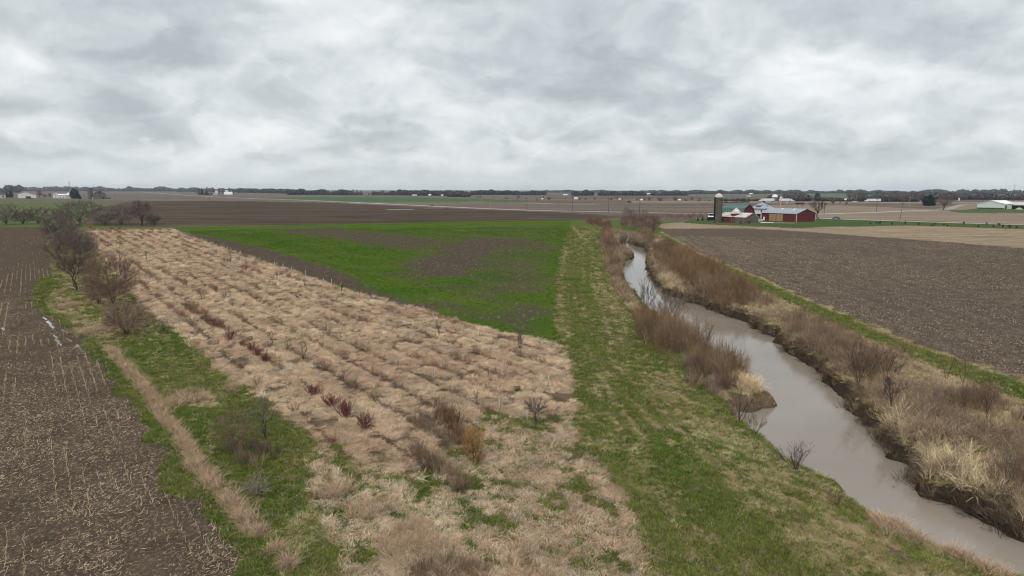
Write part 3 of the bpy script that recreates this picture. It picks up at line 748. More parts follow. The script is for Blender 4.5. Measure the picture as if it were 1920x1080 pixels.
pale = (rng.uniform(size=len(kd)) < np.where(inp[kd], 0.12, 0.35)); tint[pale] = tint[pale] * np.array([1.08, 1.2, 1.38])
s = rng.uniform(0.65, 1.25, len(kd)) * far_s[kd] * np.where(inp[kd], 0.95, np.where(inlow[kd], 0.8, 0.62))
# on the mown strip and banks the dry stuff is short
short = (~inp[kd]) & (~inlow[kd]); tint[short] *= np.array([0.72, 0.78, 0.60]); sz = np.where(short, 0.5, np.where(inp[kd], 0.6, 0.75))
scatter('dry_grass', 'matted tan dry grass over the planted strip and its edges', 'grass', np.stack([x[kd], y[kd], z[kd]], 1), DRY, 5, np.stack([s, s, s * sz], 1), tint, 0.2, rot=0.6 + 0 * s)
k = (~isdry) & (rng.uniform(size=len(x)) < 0.8)
kg = np.where(k)[0]; tone = np.clip((big[kg] - 0.3) / 0.4, 0, 1)
tint = lerp3((0.092, 0.140, 0.023), (0.146, 0.164, 0.038), tone) * (rng.uniform(0.65, 1.25, len(kg)) * (0.82 + 0.42 * fbm(x[kg], y[kg], 1.0, 65, 2)))[:, None]
yl = rng.uniform(size=len(kg)) < 0.22; tint[yl] = np.array([0.25, 0.205, 0.115]) * rng.uniform(0.7, 1.2, (yl.sum(), 1))
s = rng.uniform(0.7, 1.3, len(kg)) * far_s[kg]
scatter('green_grass', 'short green spring grass on the mown path and ditch sides', 'grass', np.stack([x[kg], y[kg], z[kg]], 1), GRN, 4, np.stack([s, s, s * 0.8], 1), tint, 0.15)

# ---- reed line beside the ditch and tall grass on the banks
d = np.r_[0, np.cumsum(np.hypot(*np.diff(REED, axis=0).T))]; n = 460
s_ = rng.uniform(0, d[-1], n); px_ = np.interp(s_, d, REED[:, 0]) + rng.normal(0, 0.16, n); py_ = np.interp(s_, d, REED[:, 1]) + rng.normal(0, 0.42, n)
extra = [(630, 925, 0.7, 45), (690, 960, 1.0, 45), (770, 995, 1.0, 50), (800, 1030, 1.0, 40), (850, 1085, 1.4, 70), (740, 1030, 0.8, 30), (990, 1085, 2.0, 90), (540, 1065, 0.4, 14), (520, 1030, 0.35, 12), (492, 1000, 0.3, 12), (440, 730, 0.6, 30),
         (1700, 985, 1.2, 60), (1660, 972, 0.8, 40), (1790, 1022, 0.8, 40), (1860, 1055, 0.8, 40), (350, 748, 1.6, 60), (130, 575, 1.5, 60), (190, 620, 2.5, 90)]
ex = [(px_, py_)]
for a, b, rd, nn_ in extra:
    c = G(a, b); ex.append((c[0] + rng.normal(0, rd * 0.6, nn_), c[1] + rng.normal(0, rd * 0.8, nn_)))
ex_x = np.concatenate([e[0] for e in ex]); ex_y = np.concatenate([e[1] for e in ex])
tint = lerp3((0.44, 0.315, 0.205), (0.36, 0.26, 0.18), rng.uniform(size=len(ex_x))) * rng.uniform(0.8, 1.15, len(ex_x))[:, None]
s = rng.uniform(0.4, 0.8, len(ex_x))
scatter('reed_grass', 'tall straw coloured reed grass along the ditch and in loose stands', 'grass', np.stack([ex_x, ex_y, HT(ex_x, ex_y)], 1), TALL, 5, s, tint, 0.2)

BANKPOLY = GP([(1210, 436), (1240, 452), (1300, 492), (1440, 556), (1600, 630), (1800, 715), (1920, 760), (2300, 900), (2300, 1250), (1990, 1075), (1640, 815), (1540, 740), (1430, 635), (1300, 575), (1235, 550), (1205, 500), (1205, 470), (1170, 455), (1190, 440)])
TIP = GP([(1335, 645), (1400, 668), (1500, 738), (1410, 772), (1325, 725)])
LBUMP = GP([(1135, 440), (1175, 432), (1180, 445), (1155, 455), (1185, 470), (1187, 478), (1165, 482), (1160, 520), (1178, 540), (1200, 570), (1186, 600), (1165, 560), (1140, 500), (1128, 460)])
x, y = candidates(260000, 30, 345, 1.2); k = in_frame(x, y); x, y = x[k], y[k]
inb = sdpoly(x, y, BANKPOLY, 3.0) < 0; intip = sdpoly(x, y, TIP, 3.0) < 0; inl = sdpoly(x, y, LBUMP, 3.0) < 0
k = inb | intip | inl; x, y = x[k], y[k]; intip = (intip | inl)[k]
sd = river_sd(x, y); k = (sd > 0.15) & (sd < 14) & ((sd > 1.35) | intip & (sd > 0.1) | (rng.uniform(size=len(x)) < 0.38)); x, y, sd, intip = x[k], y[k], sd[k], intip[k]
rr = np.hypot(x, y); f1 = fbm(x, y, 5.0, 71, 3); f2 = fbm(x, y, 1.5, 72, 2)
keep = rng.uniform(size=len(x)) < sstep(0.32, 0.5, f2) * np.where(sd < 4.5, 1.0, 0.55) * 0.8
x, y, sd, rr, f1, f2 = x[keep], y[keep], sd[keep], rr[keep], f1[keep], f2[keep]
tint = lerp3((0.52, 0.40, 0.255), (0.27, 0.195, 0.135), np.clip((f1 - 0.30) / 0.26, 0, 1)) * rng.uniform(0.72, 1.2, len(x))[:, None]
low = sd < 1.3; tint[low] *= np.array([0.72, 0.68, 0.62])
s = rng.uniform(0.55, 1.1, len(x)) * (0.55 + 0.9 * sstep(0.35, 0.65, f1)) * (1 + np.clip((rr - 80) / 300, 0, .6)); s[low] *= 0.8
for a_, b_, rd_, n_ in [(1700, 800, 1.8, 60), (1740, 850, 2.0, 70), (1690, 770, 1.5, 30), (1770, 900, 2.2, 60), (1820, 930, 2.2, 40), (1660, 790, 1.0, 25), (1250, 520, 2.0, 60), (1262, 535, 2.0, 60), (1330, 560, 2.0, 40), (1400, 690, 1.4, 70), (1395, 715, 1.0, 50)]:
    c_ = G(a_, b_); xx_ = c_[0] + rng.normal(0, rd_ * .7, n_); yy_ = c_[1] + rng.normal(0, rd_ * .9, n_); sd_ = river_sd(xx_, yy_); q_ = sd_ > 0.9; m_ = int(q_.sum())
    x, y, sd = np.r_[x, xx_[q_]], np.r_[y, yy_[q_]], np.r_[sd, sd_[q_]]; s = np.r_[s, rng.uniform(0.85, 1.3, m_)]; tint = np.r_[tint, np.array([[0.60, 0.48, 0.31]]) * rng.uniform(0.75, 1.1, (m_, 1))]
bank_n = len(x)
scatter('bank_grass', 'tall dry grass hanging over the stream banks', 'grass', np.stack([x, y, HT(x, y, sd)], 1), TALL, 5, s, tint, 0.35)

# ---- roots, washed stems and dead stalks hanging on the cut banks
x, y = candidates(90000, 30, 330, 1.0); k = in_frame(x, y) & (x > 5); x, y = x[k], y[k]; sd = river_sd(x, y); k = (sd > -0.25) & (sd < 1.5) & (sdline(x, y, RE, 4.0) < 2.6); x, y, sd = x[k], y[k], sd[k]
k = rng.uniform(size=len(x)) < sstep(0.3, 0.6, fbm(x, y, 2.0, 75, 2)); x, y, sd = x[k], y[k], sd[k]
tint = lerp3((0.13, 0.098, 0.072), (0.22, 0.165, 0.115), np.clip(sd / 1.5, 0, 1)) * rng.uniform(0.5, 1.3, len(x))[:, None]
scatter('bank_tangle', 'dark tangled roots and dead stems on the cut right bank', 'bank growth', np.stack([x, y, HT(x, y, sd)], 1), BRUSH, 5, rng.uniform(0.45, 0.95, len(x)), tint, 0.6)

# ---- willow thickets
def poly_points(poly, n):
    b0, b1 = poly.min(0), poly.max(0); out = np.zeros((0, 2))
    while len(out) < n:
        q = rng.uniform(b0, b1, (n * 3, 2)); out = np.r_[out, q[sdpoly(q[:, 0], q[:, 1], poly, 3.0) < 0]]
    return out[:n]
def thicket(name, label, px, dens, coll, nc, sc0, sc1, ca, cb, cat='shrub thicket', gap=0.40):
    if cat == 'weeds': ca, cb, dens, gap = np.array(ca) * 0.8, np.array(cb) * 0.8, dens * 2.0, 0.3
    poly = GP(px); a = 0.5 * abs(np.dot(poly[:, 0], np.roll(poly[:, 1], 1)) - np.dot(poly[:, 1], np.roll(poly[:, 0], 1)))
    q = poly_points(poly, max(12, int(a * dens))); f = fbm(q[:, 0], q[:, 1], 5.0, 81, 3); f2 = fbm(q[:, 0], q[:, 1], 2.0, 83, 2)
    sd = river_sd(q[:, 0], q[:, 1]); k = (sd > 0.5) & (f2 > gap); q, f, sd, f2 = q[k], f[k], sd[k], f2[k]
    edge = np.clip(-sdpoly(q[:, 0], q[:, 1], poly, 5.0) / 1.5, 0, 1)
    tint = lerp3(np.array(ca) * np.array([1.5, 1.5, 1.45]), np.array(cb) * np.array([1.5, 1.5, 1.5]), np.clip((f - 0.3) / 0.4, 0, 1)) * rng.uniform(0.6, 1.3, len(q))[:, None]
    tan_ = rng.uniform(size=len(q)) < 0.26; tint[tan_] = np.array([0.36, 0.26, 0.165]) * rng.uniform(0.7, 1.1, (tan_.sum(), 1))
    s = rng.uniform(sc0 * 0.7, sc1 * 1.05, len(q)) * (0.55 + 0.45 * edge) * (0.65 + 1.0 * (f2 - 0.25))
    return scatter(name, label, cat, np.c_[q, HT(q[:, 0], q[:, 1], sd)], coll, nc, s, tint, 0.14)
RB, RB2 = (0.155, 0.085, 0.045), (0.125, 0.078, 0.052)
thicket('willow_thicket', 'dense rusty brown willow thicket along the right bank, midway up the stream', [(1222, 462), (1262, 466), (1330, 500), (1420, 552), (1446, 572), (1395, 582), (1310, 558), (1262, 518), (1228, 492)], 1.5, WAND, 6, 0.8, 1.15, (0.165, 0.095, 0.045), (0.125, 0.085, 0.06))
thicket('willow_thicket', 'brown willow thicket on the left bank beside the mown path', [(1192, 628), (1190, 600), (1205, 585), (1262, 606), (1330, 636), (1390, 688), (1396, 718), (1340, 732), (1288, 702), (1238, 672), (1203, 648)], 1.35, WAND, 6, 0.75, 1.1, (0.17, 0.095, 0.05), (0.125, 0.088, 0.062))
thicket('willow_thicket', 'reddish willow thicket on the left bank at the upper bends', [(1128, 440), (1140, 432), (1152, 447), (1150, 470), (1160, 500), (1172, 535), (1180, 560), (1165, 545), (1140, 495), (1128, 462)], 0.9, WAND, 6, 0.8, 1.15, (0.17, 0.085, 0.055), (0.13, 0.08, 0.06))
thicket('willow_thicket', 'dark red brush at the end of the green path', [(1098, 417), (1120, 416), (1148, 425), (1150, 434), (1128, 428), (1105, 421)], 0.35, WAND, 6, 0.9, 1.2, (0.12, 0.055, 0.045), (0.10, 0.06, 0.05))
thicket('willow_thicket', 'purplish bare brush across the head of the stream', [(1166, 413), (1195, 409), (1225, 411), (1240, 424), (1215, 432), (1190, 428), (1165, 424)], 0.3, WAND, 6, 0.9, 1.4, (0.115, 0.075, 0.07), (0.10, 0.065, 0.06))
thicket('willow_thicket', 'brown brush below the tan point on the right bank', [(1196, 438), (1215, 436), (1228, 448), (1226, 462), (1212, 462), (1200, 450)], 0.6, WAND, 6, 0.7, 1.1, (0.15, 0.09, 0.06), (0.12, 0.08, 0.06))
thicket('hedge_brush', 'low reddish brush row left of the silo', [(1215, 409), (1250, 405), (1335, 405), (1336, 411), (1290, 411), (1245, 412), (1215, 414)], 0.10, WAND, 6, 0.7, 1.1, (0.135, 0.08, 0.065), (0.12, 0.085, 0.06))
thicket('hedge_brush', 'bare purple grey brush by the pole at the far road', [(1168, 404), (1215, 404), (1217, 400), (1166, 400)], 0.06, WAND, 6, 1.0, 1.8, (0.10, 0.075, 0.075), (0.09, 0.07, 0.07))
thicket('bank_brush', 'grey brown scrub on the right bank across from the willow point', [(1446, 585), (1530, 605), (1600, 640), (1690, 695), (1650, 735), (1585, 700), (1540, 660), (1480, 625)], 1.3, WAND, 6, 0.5, 0.95, (0.165, 0.115, 0.085), (0.13, 0.09, 0.065))
thicket('bank_brush', 'dark brown bushes at the right edge above the stream', [(1760, 745), (1840, 745), (1960, 800), (2020, 900), (1960, 950), (1890, 930), (1850, 870), (1800, 800)], 1.8, WAND, 6, 0.45, 0.9, (0.135, 0.088, 0.065), (0.115, 0.075, 0.06))
thicket('bank_brush', 'grey tangle of twigs on the left point of the stream', [(1290, 680), (1330, 690), (1360, 720), (1345, 735), (1300, 722), (1270, 700)], 3.0, BRUSH, 5, 0.9, 1.6, (0.20, 0.165, 0.145), (0.14, 0.105, 0.085))
thicket('bank_brush', 'grey twiggy scrub mixed into the dry grass of the near right bank', [(1690, 745), (1760, 740), (1850, 860), (1960, 960), (2010, 1020), (1900, 985), (1800, 900), (1720, 820)], 1.0, WAND, 6, 0.4, 0.8, (0.15, 0.115, 0.10), (0.12, 0.088, 0.072))
thicket('brown_weeds', 'row of rust brown weeds in the planted strip left of the golden shrub', [(815, 755), (840, 765), (880, 830), (910, 865), (890, 872), (850, 830), (815, 780)], 3.0, BRUSH, 5, 0.7, 1.2, (0.17, 0.095, 0.055), (0.13, 0.085, 0.065), 'weeds')
thicket('brown_weeds', 'band of tall brown weeds below the golden shrub', [(770, 835), (800, 850), (880, 915), (905, 935), (880, 938), (810, 890), (765, 850)], 3.2, BRUSH, 5, 0.8, 1.3, (0.165, 0.11, 0.08), (0.13, 0.09, 0.07), 'weeds')
thicket('brown_weeds', 'dark brown weeds above the red stemmed shrubs', [(338, 572), (352, 574), (398, 604), (394, 608), (360, 590)], 3.0, BRUSH, 5, 0.6, 1.0, (0.15, 0.08, 0.055), (0.12, 0.075, 0.06), 'weeds')
thicket('brown_weeds', 'grey brown weeds around the bare shrub beside the reed line', [(400, 840), (470, 835), (530, 850), (520, 880), (460, 890), (410, 870)], 0.8, BRUSH, 5, 0.5, 1.0, (0.15, 0.105, 0.08), (0.12, 0.09, 0.07), 'weeds')
thicket('brown_weeds', 'pinkish brown brush patch at the bottom of the tan strip', [(780, 1060), (860, 1040), (930, 1070), (960, 1130), (760, 1130)], 4.0, BRUSH, 5, 0.5, 0.9, (0.20, 0.13, 0.10), (0.15, 0.10, 0.08), 'weeds')
thicket('brown_weeds', 'mixed grey weeds left of the golden shrub', [(770, 770), (810, 790), (860, 840), (840, 850), (790, 815), (760, 785)], 3.0, BRUSH, 5, 0.4, 0.8, (0.17, 0.13, 0.10), (0.14, 0.10, 0.08), 'weeds')

# ---- brown growth standing in the planted rows
uu = []
for i_ in range(-60, 60):
    vv = np.arange(20, 380, 0.55); vv = vv + rng.normal(0, 0.2, len(vv)); u_ = 3.3 * i_ + rng.normal(0, 0.22, len(vv))
    uu.append(np.stack([u_ * ROW_N[0] + vv * ROW_D[0], u_ * ROW_N[1] + vv * ROW_D[1]], 1))
q = np.concatenate(uu); q = q[in_frame(q[:, 0], q[:, 1])]; q = q[sdpoly(q[:, 0], q[:, 1], PLANT, 3.0) < -1.0]
un = q @ ROW_N; vn = q @ ROW_D; f = vnoise(un * 3, vn, 9.0, 121) * .6 + vnoise(un * 3, vn, 3.0, 122) * .4
left = sstep(0, -40, un - (GP([(620, 640)]) @ ROW_N)[0])
k = rng.uniform(size=len(q)) < sstep(0.44, 0.62, f + 0.10 * left) * (0.45 + 0.45 * left); q, f, left = q[k], f[k], left[k]; rr = np.hypot(q[:, 0], q[:, 1])
tint = lerp3((0.31, 0.16, 0.105), (0.23, 0.165, 0.135), rng.uniform(size=len(q))) * rng.uniform(0.7, 1.2, len(q))[:, None]
scatter('row_weeds', 'brown weeds and canes standing along the planted rows', 'weeds', np.c_[q, HT(q[:, 0], q[:, 1])], BRUSH, 5, rng.uniform(0.35, 0.75, len(q)) * (0.8 + 0.4 * left) * (1 + rr / 500), tint, 0.15)

# ---- corn stubble and chaff on the left field, young wheat
x, y = candidates(300000, 27, 150, 1.2); k = in_frame(x, y) & (x < 5) ; x, y = x[k], y[k]
k = zone_of(x, y) == ZN.index('corn_field'); x, y = x[k], y[k]
f = fbm(x, y, 4.0, 91, 3)
nres = len(x); z = HT(x, y)
L = 0.03 + 0.25 * rng.uniform(size=nres) ** 1.9; W = rng.uniform(0.009, 0.024, nres) * (1 + np.hypot(x, y) / 100); a = rng.uniform(0, math.pi, nres); tl = rng.normal(0, 0.2, nres)
k = rng.uniform(size=nres) < sstep(0.3, 0.62, f) * 0.8 + 0.1; x, y, z, L, W, a, tl = x[k], y[k], z[k], L[k], W[k], a[k], tl[k]; nres = len(x)
dx, dy = np.cos(a) * L / 2, np.sin(a) * L / 2; wx, wy = -np.sin(a) * W / 2, np.cos(a) * W / 2; dz = np.abs(tl) * L; z0 = z + 0.02
V = np.stack([np.stack([x - dx - wx, y - dy - wy, z0], 1), np.stack([x + dx - wx, y + dy - wy, z0 + dz], 1), np.stack([x + dx + wx, y + dy + wy, z0 + dz + 0.01], 1), np.stack([x - dx + wx, y - dy + wy, z0 + 0.012], 1)], 1)
M_CHAFF = bark('corn_chaff', (0.31, 0.24, 0.165), 0.6)
tag(link('corn_chaff', mesh_np('corn_chaff', V.reshape(-1, 3), np.arange(nres * 4).reshape(-1, 4), M_CHAFF)), 'broken corn leaves and chaff strewn over the soil', 'crop residue', None, 'stuff')
u0 = np.arange(-140, 160) * 0.762
P0 = []
for u in u0:
    vv = np.arange(0, 330, 0.19); vv = vv + rng.normal(0, 0.05, len(vv)); uu = u + rng.normal(0, 0.035, len(vv))
    P0.append(np.stack([uu * ROW_N[0] + vv * ROW_D[0], uu * ROW_N[1] + vv * ROW_D[1]], 1))
P0 = np.concatenate(P0); rr = np.hypot(P0[:, 0], P0[:, 1]); k = (rr > 28) & (rr < 320); P0 = P0[k]; k = in_frame(P0[:, 0], P0[:, 1]); P0 = P0[k]
k = zone_of(P0[:, 0], P0[:, 1]) == ZN.index('corn_field'); P0 = P0[k]
uu = P0 @ ROW_N; vv = P0 @ ROW_D
f = 0.6 * fbm(uu * 3.0, vv * 0.45, 5.0, 95, 3) + 0.4 * fbm(P0[:, 0], P0[:, 1], 9, 96, 2); rr = np.hypot(P0[:, 0], P0[:, 1])
edge_d = -sdpoly(P0[:, 0], P0[:, 1], ZW['corn_field'], 9.0)
f = f + 0.07 * sstep(9, 1, edge_d)
k = (rng.uniform(size=len(P0)) < sstep(0.53, 0.60, f) * 0.65 * sstep(230, 110, rr) + 0.010); P0 = P0[k]; rr = rr[k]
hh = rng.uniform(0.12, 0.36, len(P0)); an = rng.uniform(0, 6.28, len(P0)); ln = rng.uniform(0, 0.5, len(P0)) * hh
b0 = np.c_[P0, HT(P0[:, 0], P0[:, 1]) - 0.03]; b1 = b0 + np.stack([np.cos(an) * ln, np.sin(an) * ln, hh], 1)
th = 0.013 * (1 + rr / 110)
V, F = seg_tubes(b0, b1, th, th * 0.8)
tag(link('corn_stubble', mesh_np('corn_stubble', V, F, bark('corn_stalk', (0.42, 0.33, 0.22), 0.35))), 'pale cut corn stalks standing in broken rows', 'corn stubble', None, 'stuff')

# ---- residue and young wheat beyond
x, y = candidates(170000, 60, 330, 1.0); k = in_frame(x, y); x, y = x[k], y[k]
k = zone_of(x, y) == ZN.index('wheat_field'); x, y = x[k], y[k]
bmv = bare_mask(x, y); uq = x * ROW_N[0] + y * ROW_N[1]; drill = vnoise(uq, (x * ROW_D[0] + y * ROW_D[1]) * 0.05, 0.8, 44); k = rng.uniform(size=len(x)) > bmv * 1.35 + (drill - 0.5) * 0.7; x, y, bmv = x[k], y[k], bmv[k]
rr = np.hypot(x, y)
tint = lerp3((0.040, 0.092, 0.008), (0.080, 0.118, 0.018), np.clip(fbm(x, y, 12.0, 46, 3) * 2 - 0.5 + rng.normal(0, .2, len(x)), 0, 1)) * rng.uniform(0.6, 1.25, len(x))[:, None]
s = rng.uniform(0.45, 0.8, len(x)) * (1 + rr / 300)
scatter('wheat_blades', 'young bright green wheat blades', 'wheat', np.stack([x, y, HT(x, y)], 1), GRN, 4, np.stack([s, s, s * 0.7], 1), tint, 0.12)

x, y = candidates(330000, 55, 280, 1.0, 42); k = in_frame(x, y, 1.1) & (x > 10); x, y = x[k], y[k]
k = zone_of(x, y) == ZN.index('soil_field'); x, y = x[k], y[k]
nres = len(x); rr = np.hypot(x, y); ur = x * math.cos(R(6)) - y * math.sin(R(6)); f = 0.55 * fbm(x, y * 0.35, 6.0, 98, 3) + 0.45 * vnoise(ur, y * 0.04, 0.8, 99); k = rng.uniform(size=nres) < sstep(0.3, 0.62, f); x, y, rr = x[k], y[k], rr[k]; nres = len(x)
z0 = HT(x, y) + 0.03; L = rng.uniform(0.07, 0.24, nres) * (1 + rr / 300); W = rng.uniform(0.013, 0.028, nres) * (1 + rr / 200); a = rng.normal(math.pi / 2 - R(8), 0.7, nres); dz = rng.uniform(0.0, 0.14, nres)
dx, dy = np.cos(a) * L / 2, np.sin(a) * L / 2; wx, wy = -np.sin(a) * W / 2, np.cos(a) * W / 2
V = np.stack([np.stack([x - dx - wx, y - dy - wy, z0], 1), np.stack([x + dx - wx, y + dy - wy, z0 + dz], 1), np.stack([x + dx + wx, y + dy + wy, z0 + dz + 0.03], 1), np.stack([x - dx + wx, y - dy + wy, z0 + 0.03], 1)], 1)
tag(link('bean_residue', mesh_np('bean_residue', V.reshape(-1, 3), np.arange(nres * 4).reshape(-1, 4), bark('bean_straw', (0.29, 0.23, 0.165), 0.5))), 'pale crop residue in faint rows on the tilled field', 'crop residue', None, 'stuff')

# puddles in the wheel tracks of the corn field
m, t = new_mat('puddle_water'); finish(t, (0.24, 0.22, 0.21), 0.12, 0.5); MAT['puddle'] = m
pud = MB()
for (a, b, L, W, an) in [(84, 598, 1.5, .35, .5), (92, 606, 2.0, .5, .4), (98, 613, 1.2, .4, .4), (104, 632, 1.6, .35, .5), (112, 645, 1.2, .3, .5), (118, 620, 1.0, .3, .5), (130, 638, 1.0, .3, .4), (148, 651, 1.6, .35, .4), (108, 640, 1.2, .4, .6), (6, 618, 1.0, .4, 0)]:
    c = gz(a, b); n = 26
    pts = []
    for i in range(n):
        th = 2 * math.pi * i / n; q = 0.75 + 0.5 * random.random(); lx, ly = L * 1.15 * q * math.cos(th), W * 0.45 * q * math.sin(th) + 0.12 * math.sin(3 * math.cos(th))
        r_ = math.pi / 2 - ROW_AZ
        pts.append((c[0] + lx * math.cos(r_) - ly * math.sin(r_), c[1] + lx * math.sin(r_) + ly * math.cos(r_), 0.0))
    zt = max(HT(p_[0], p_[1])[0] for p_ in pts) + 0.03
    pud.poly([(p_[0], p_[1], zt) for p_ in pts])
tag(pud.build('puddle_water', MAT['puddle']), 'shallow pale puddles in a wheel track of the corn field', None, None, 'structure')

# ------------------------------------------------------------------ bare trees and shrubs, each with its own trunk and crown
B_DARK = bark('bark_dark', (0.060, 0.048, 0.042)); B_TWIG = bark('twig_brown', (0.125, 0.088, 0.070)); B_GREY = bark('twig_grey', (0.14, 0.115, 0.098))
B_RED = bark('twig_red', (0.19, 0.070, 0.064)); B_GOLD = bark('twig_gold', (0.38, 0.235, 0.105)); B_YEL = bark('twig_yellow', (0.26, 0.225, 0.10)); B_PALE = bark('twig_pale', (0.20, 0.175, 0.155))
B_RUST = bark('twig_rust', (0.22, 0.135, 0.10)); B_PURP = bark('twig_purple', (0.155, 0.118, 0.106))

def mppx(px, py): return np.linalg.norm(G(px, py)[:2]) / F_PX
def bare_tree(name, label, cat, px, py, hpx, seed, mtrunk, mcrown, group=None, wpx=None, stem_lv=0, **kw):
    h = hpx * mppx(px, py); p_ = gz(px, py)
    o = thing(name, label, cat, p_, random.uniform(0, 6.28), group)
    S = branches(seed, h, **kw)
    P = np.array([s[1][:] for s in S]); sx = 1.0
    top = np.percentile(P[:, 2], 99.5); k = h / top
    if wpx: sx = (wpx * mppx(px, py) / 2) / np.percentile(np.hypot(P[:, 0], P[:, 1]), 97)
    for nm, sel, mt, nn_ in (('trunk', lambda l: l <= stem_lv, mtrunk, 6), ('crown', lambda l: l > stem_lv, mcrown, 3)):
        A = seg_arrays(S, sel)
        if len(A[0]) == 0: continue
        sc3 = np.array([sx, sx, k]) if wpx else np.array([k, k, k])
        V, F = seg_tubes(A[0] * sc3, A[1] * sc3, A[2], A[3], nn_)
        link(nm, mesh_np(nm, V, F, mt), o)
    return o
def crown_tree(seed, h, w, n=420, base=0.06, low=0.12, top=1.0, tw=9, tl=0.09, rt=0.010, rmax=0.16, bulge=0.55, limbs=13):
    """limbs grown toward points spread through a rounded crown; pipe-model thickness; sprays of twigs at the tips"""
    g = np.random.default_rng(seed); nodes = [np.zeros(3)]; par = [-1]
    z0 = base * h; k = max(1, int(z0 / 0.4))
    for i in range(k): nodes.append(np.array([g.normal(0, .02) * h, g.normal(0, .02) * h, z0 * (i + 1) / k])); par.append(len(nodes) - 2)
    T = []
    lump = g.normal(size=(7, 3)); lump /= np.linalg.norm(lump, axis=1, keepdims=True); la = g.uniform(-.28, .22, 7)
    while len(T) < n:
        u = g.normal(size=3); u /= np.linalg.norm(u); rr_ = g.uniform(.25, 1) ** .6
        rr_ *= 1 + float((np.clip(lump @ u, 0, 1) ** 3 * la).sum())
        zz = low + (top - low) * (bulge + (u[2] * rr_) * (1 - bulge if u[2] > 0 else bulge)); rx = w / 2 * rr_ * math.sqrt(max(u[0] ** 2 + u[1] ** 2, 0))
        a = math.atan2(u[1], u[0]); T.append((rx * math.cos(a), rx * math.sin(a), zz * h))
    T = np.array(T); o0 = nodes[-1]; dist = np.linalg.norm(T - o0, axis=1); far_ = list(np.argsort(-dist)[: max(60, n // 3)]); g.shuffle(far_)
    main = []                                           # a few long limbs first, well spread
    for i in far_:
        u = (T[i] - o0) / dist[i]
        if all(u @ v < .93 for v, _ in main): main.append((u, i))
        if len(main) >= limbs: break
    mi = [i for _, i in main]; rest = [i for i in np.argsort(dist) if i not in set(mi)]; step = max(h * .08, .22); dirs = [np.array([0, 0, 1.0])] * len(nodes)
    for order, i in enumerate(mi + rest):
        t_ = T[i]
        if order < len(mi): j = int(g.integers(max(0, len(nodes0) - 2), len(nodes0))) if (nodes0 := nodes[:1 + k]) else 0; dj = np.linalg.norm(t_ - nodes[j])
        else:
            N_ = np.array(nodes); V_ = t_ - N_; dd = np.linalg.norm(V_, axis=1) + 1e-6; cs = (V_ * np.array(dirs)).sum(1) / dd
            c = dd * (1.75 - cs); c[0] += .3 * h; j = int(np.argmin(c)); dj = dd[j]
        m_ = max(1, int(dj / step)); a_ = nodes[j]; v0 = dirs[j] * dj * .45; prev = j
        for q_ in range(m_):
            f = (q_ + 1) / m_
            p_ = a_ + (t_ - a_) * f + (v0 - (t_ - a_) * .45) * f * (1 - f) * 1.1 + g.normal(0, .022 * dj, 3) * (f < 1)
            p_[2] = max(p_[2], 0.05); dn = p_ - nodes[prev]; dn = dn / (np.linalg.norm(dn) + 1e-6)
            nodes.append(p_); par.append(prev); dirs.append(dn); prev = len(nodes) - 1
    N_ = np.array(nodes); cnt = np.ones(len(N_))
    for i in range(len(N_) - 1, 0, -1): cnt[par[i]] += cnt[i]
    rad_ = np.minimum(rt * 1.0 * cnt ** .40, rmax); S = []
    for i in range(1, len(N_)): S.append((N_[par[i]], N_[i], min(rad_[par[i]], rad_[i] * 1.5), rad_[i], 0 if cnt[i] > 0.09 * len(N_) else 1))
    for i in range(1, len(N_)):
        if cnt[i] > 14: continue
        d0 = N_[i] - N_[par[i]]; d0 /= np.linalg.norm(d0) + 1e-6; out = N_[i] - np.array([0, 0, .25 * h]); out /= np.linalg.norm(out) + 1e-6
        for q_ in range(int(g.integers(max(1, tw // 2), tw + 1))):
            d = d0 * .8 + out * .45 + g.normal(0, .30, 3) + np.array([0, 0, .12]); d /= np.linalg.norm(d); L_ = h * tl * g.uniform(.6, 1.7); p0 = N_[par[i]] + (N_[i] - N_[par[i]]) * g.uniform(.2, 1)
            m1 = p0 + d * L_ * .55; d2 = d + g.normal(0, .22, 3); S.append((p0, m1, rt, rt * .8, 2)); S.append((m1, m1 + d2 * L_ * .45, rt * .8, rt * .5, 2))
    Pn = np.array([q[1] for q in S]); kz_ = h / np.percentile(Pn[:, 2], 99.7); kx_ = (w / 2) / np.percentile(np.hypot(Pn[:, 0], Pn[:, 1]), 98); s3 = np.array([kx_, kx_, kz_])
    return [(q[0] * s3, q[1] * s3, q[2], q[3], q[4]) for q in S]
def rtree(name, label, cat, px, py, hpx, wpx, seed, mcrown, group=None, mtrunk=None, **kw):
    k = mppx(px, py); h, w_ = hpx * k, wpx * k; p_ = gz(px, py); p_[2] -= .05
    kw.setdefault('rt', max(0.007, k * 0.085)); S = crown_tree(seed, h, w_, **kw)
    o = thing(name, label, cat, p_, random.uniform(0, 6.28), group)
    for nm, sel, mt, nn_ in (('trunk', lambda l: l == 0, mtrunk or B_DARK, 6), ('crown', lambda l: l > 0, mcrown, 3)):
        T = [q for q in S if sel(q[4])]
        if T: link(nm, mesh_np(nm, *seg_tubes([q[0] for q in T], [q[1] for q in T], [q[2] for q in T], [q[3] for q in T], nn_), mt), o)
    return o
bush = dict(stems=5, lean=(0.15, 0.75), r0=0.09, levels=4, kids=(7, 10), ratio=(0.3, 0.55), angle=(0.25, 0.65), up=0.12, rmin=0.011, wig=0.07, first=0.2, cap=7500)
oak = dict(stems=1, r0=0.2, levels=5, kids=(5, 7), ratio=(0.4, 0.7), angle=(0.45, 0.95), up=0.16, rmin=0.018, trunk=0.4, wig=0.12, cap=7000)
RG0 = 'bare trees along the corn field edge'
B_W1 = bark('twig_warm', (0.19, 0.125, 0.098)); B_W2 = bark('twig_warm_pale', (0.21, 0.142, 0.110))
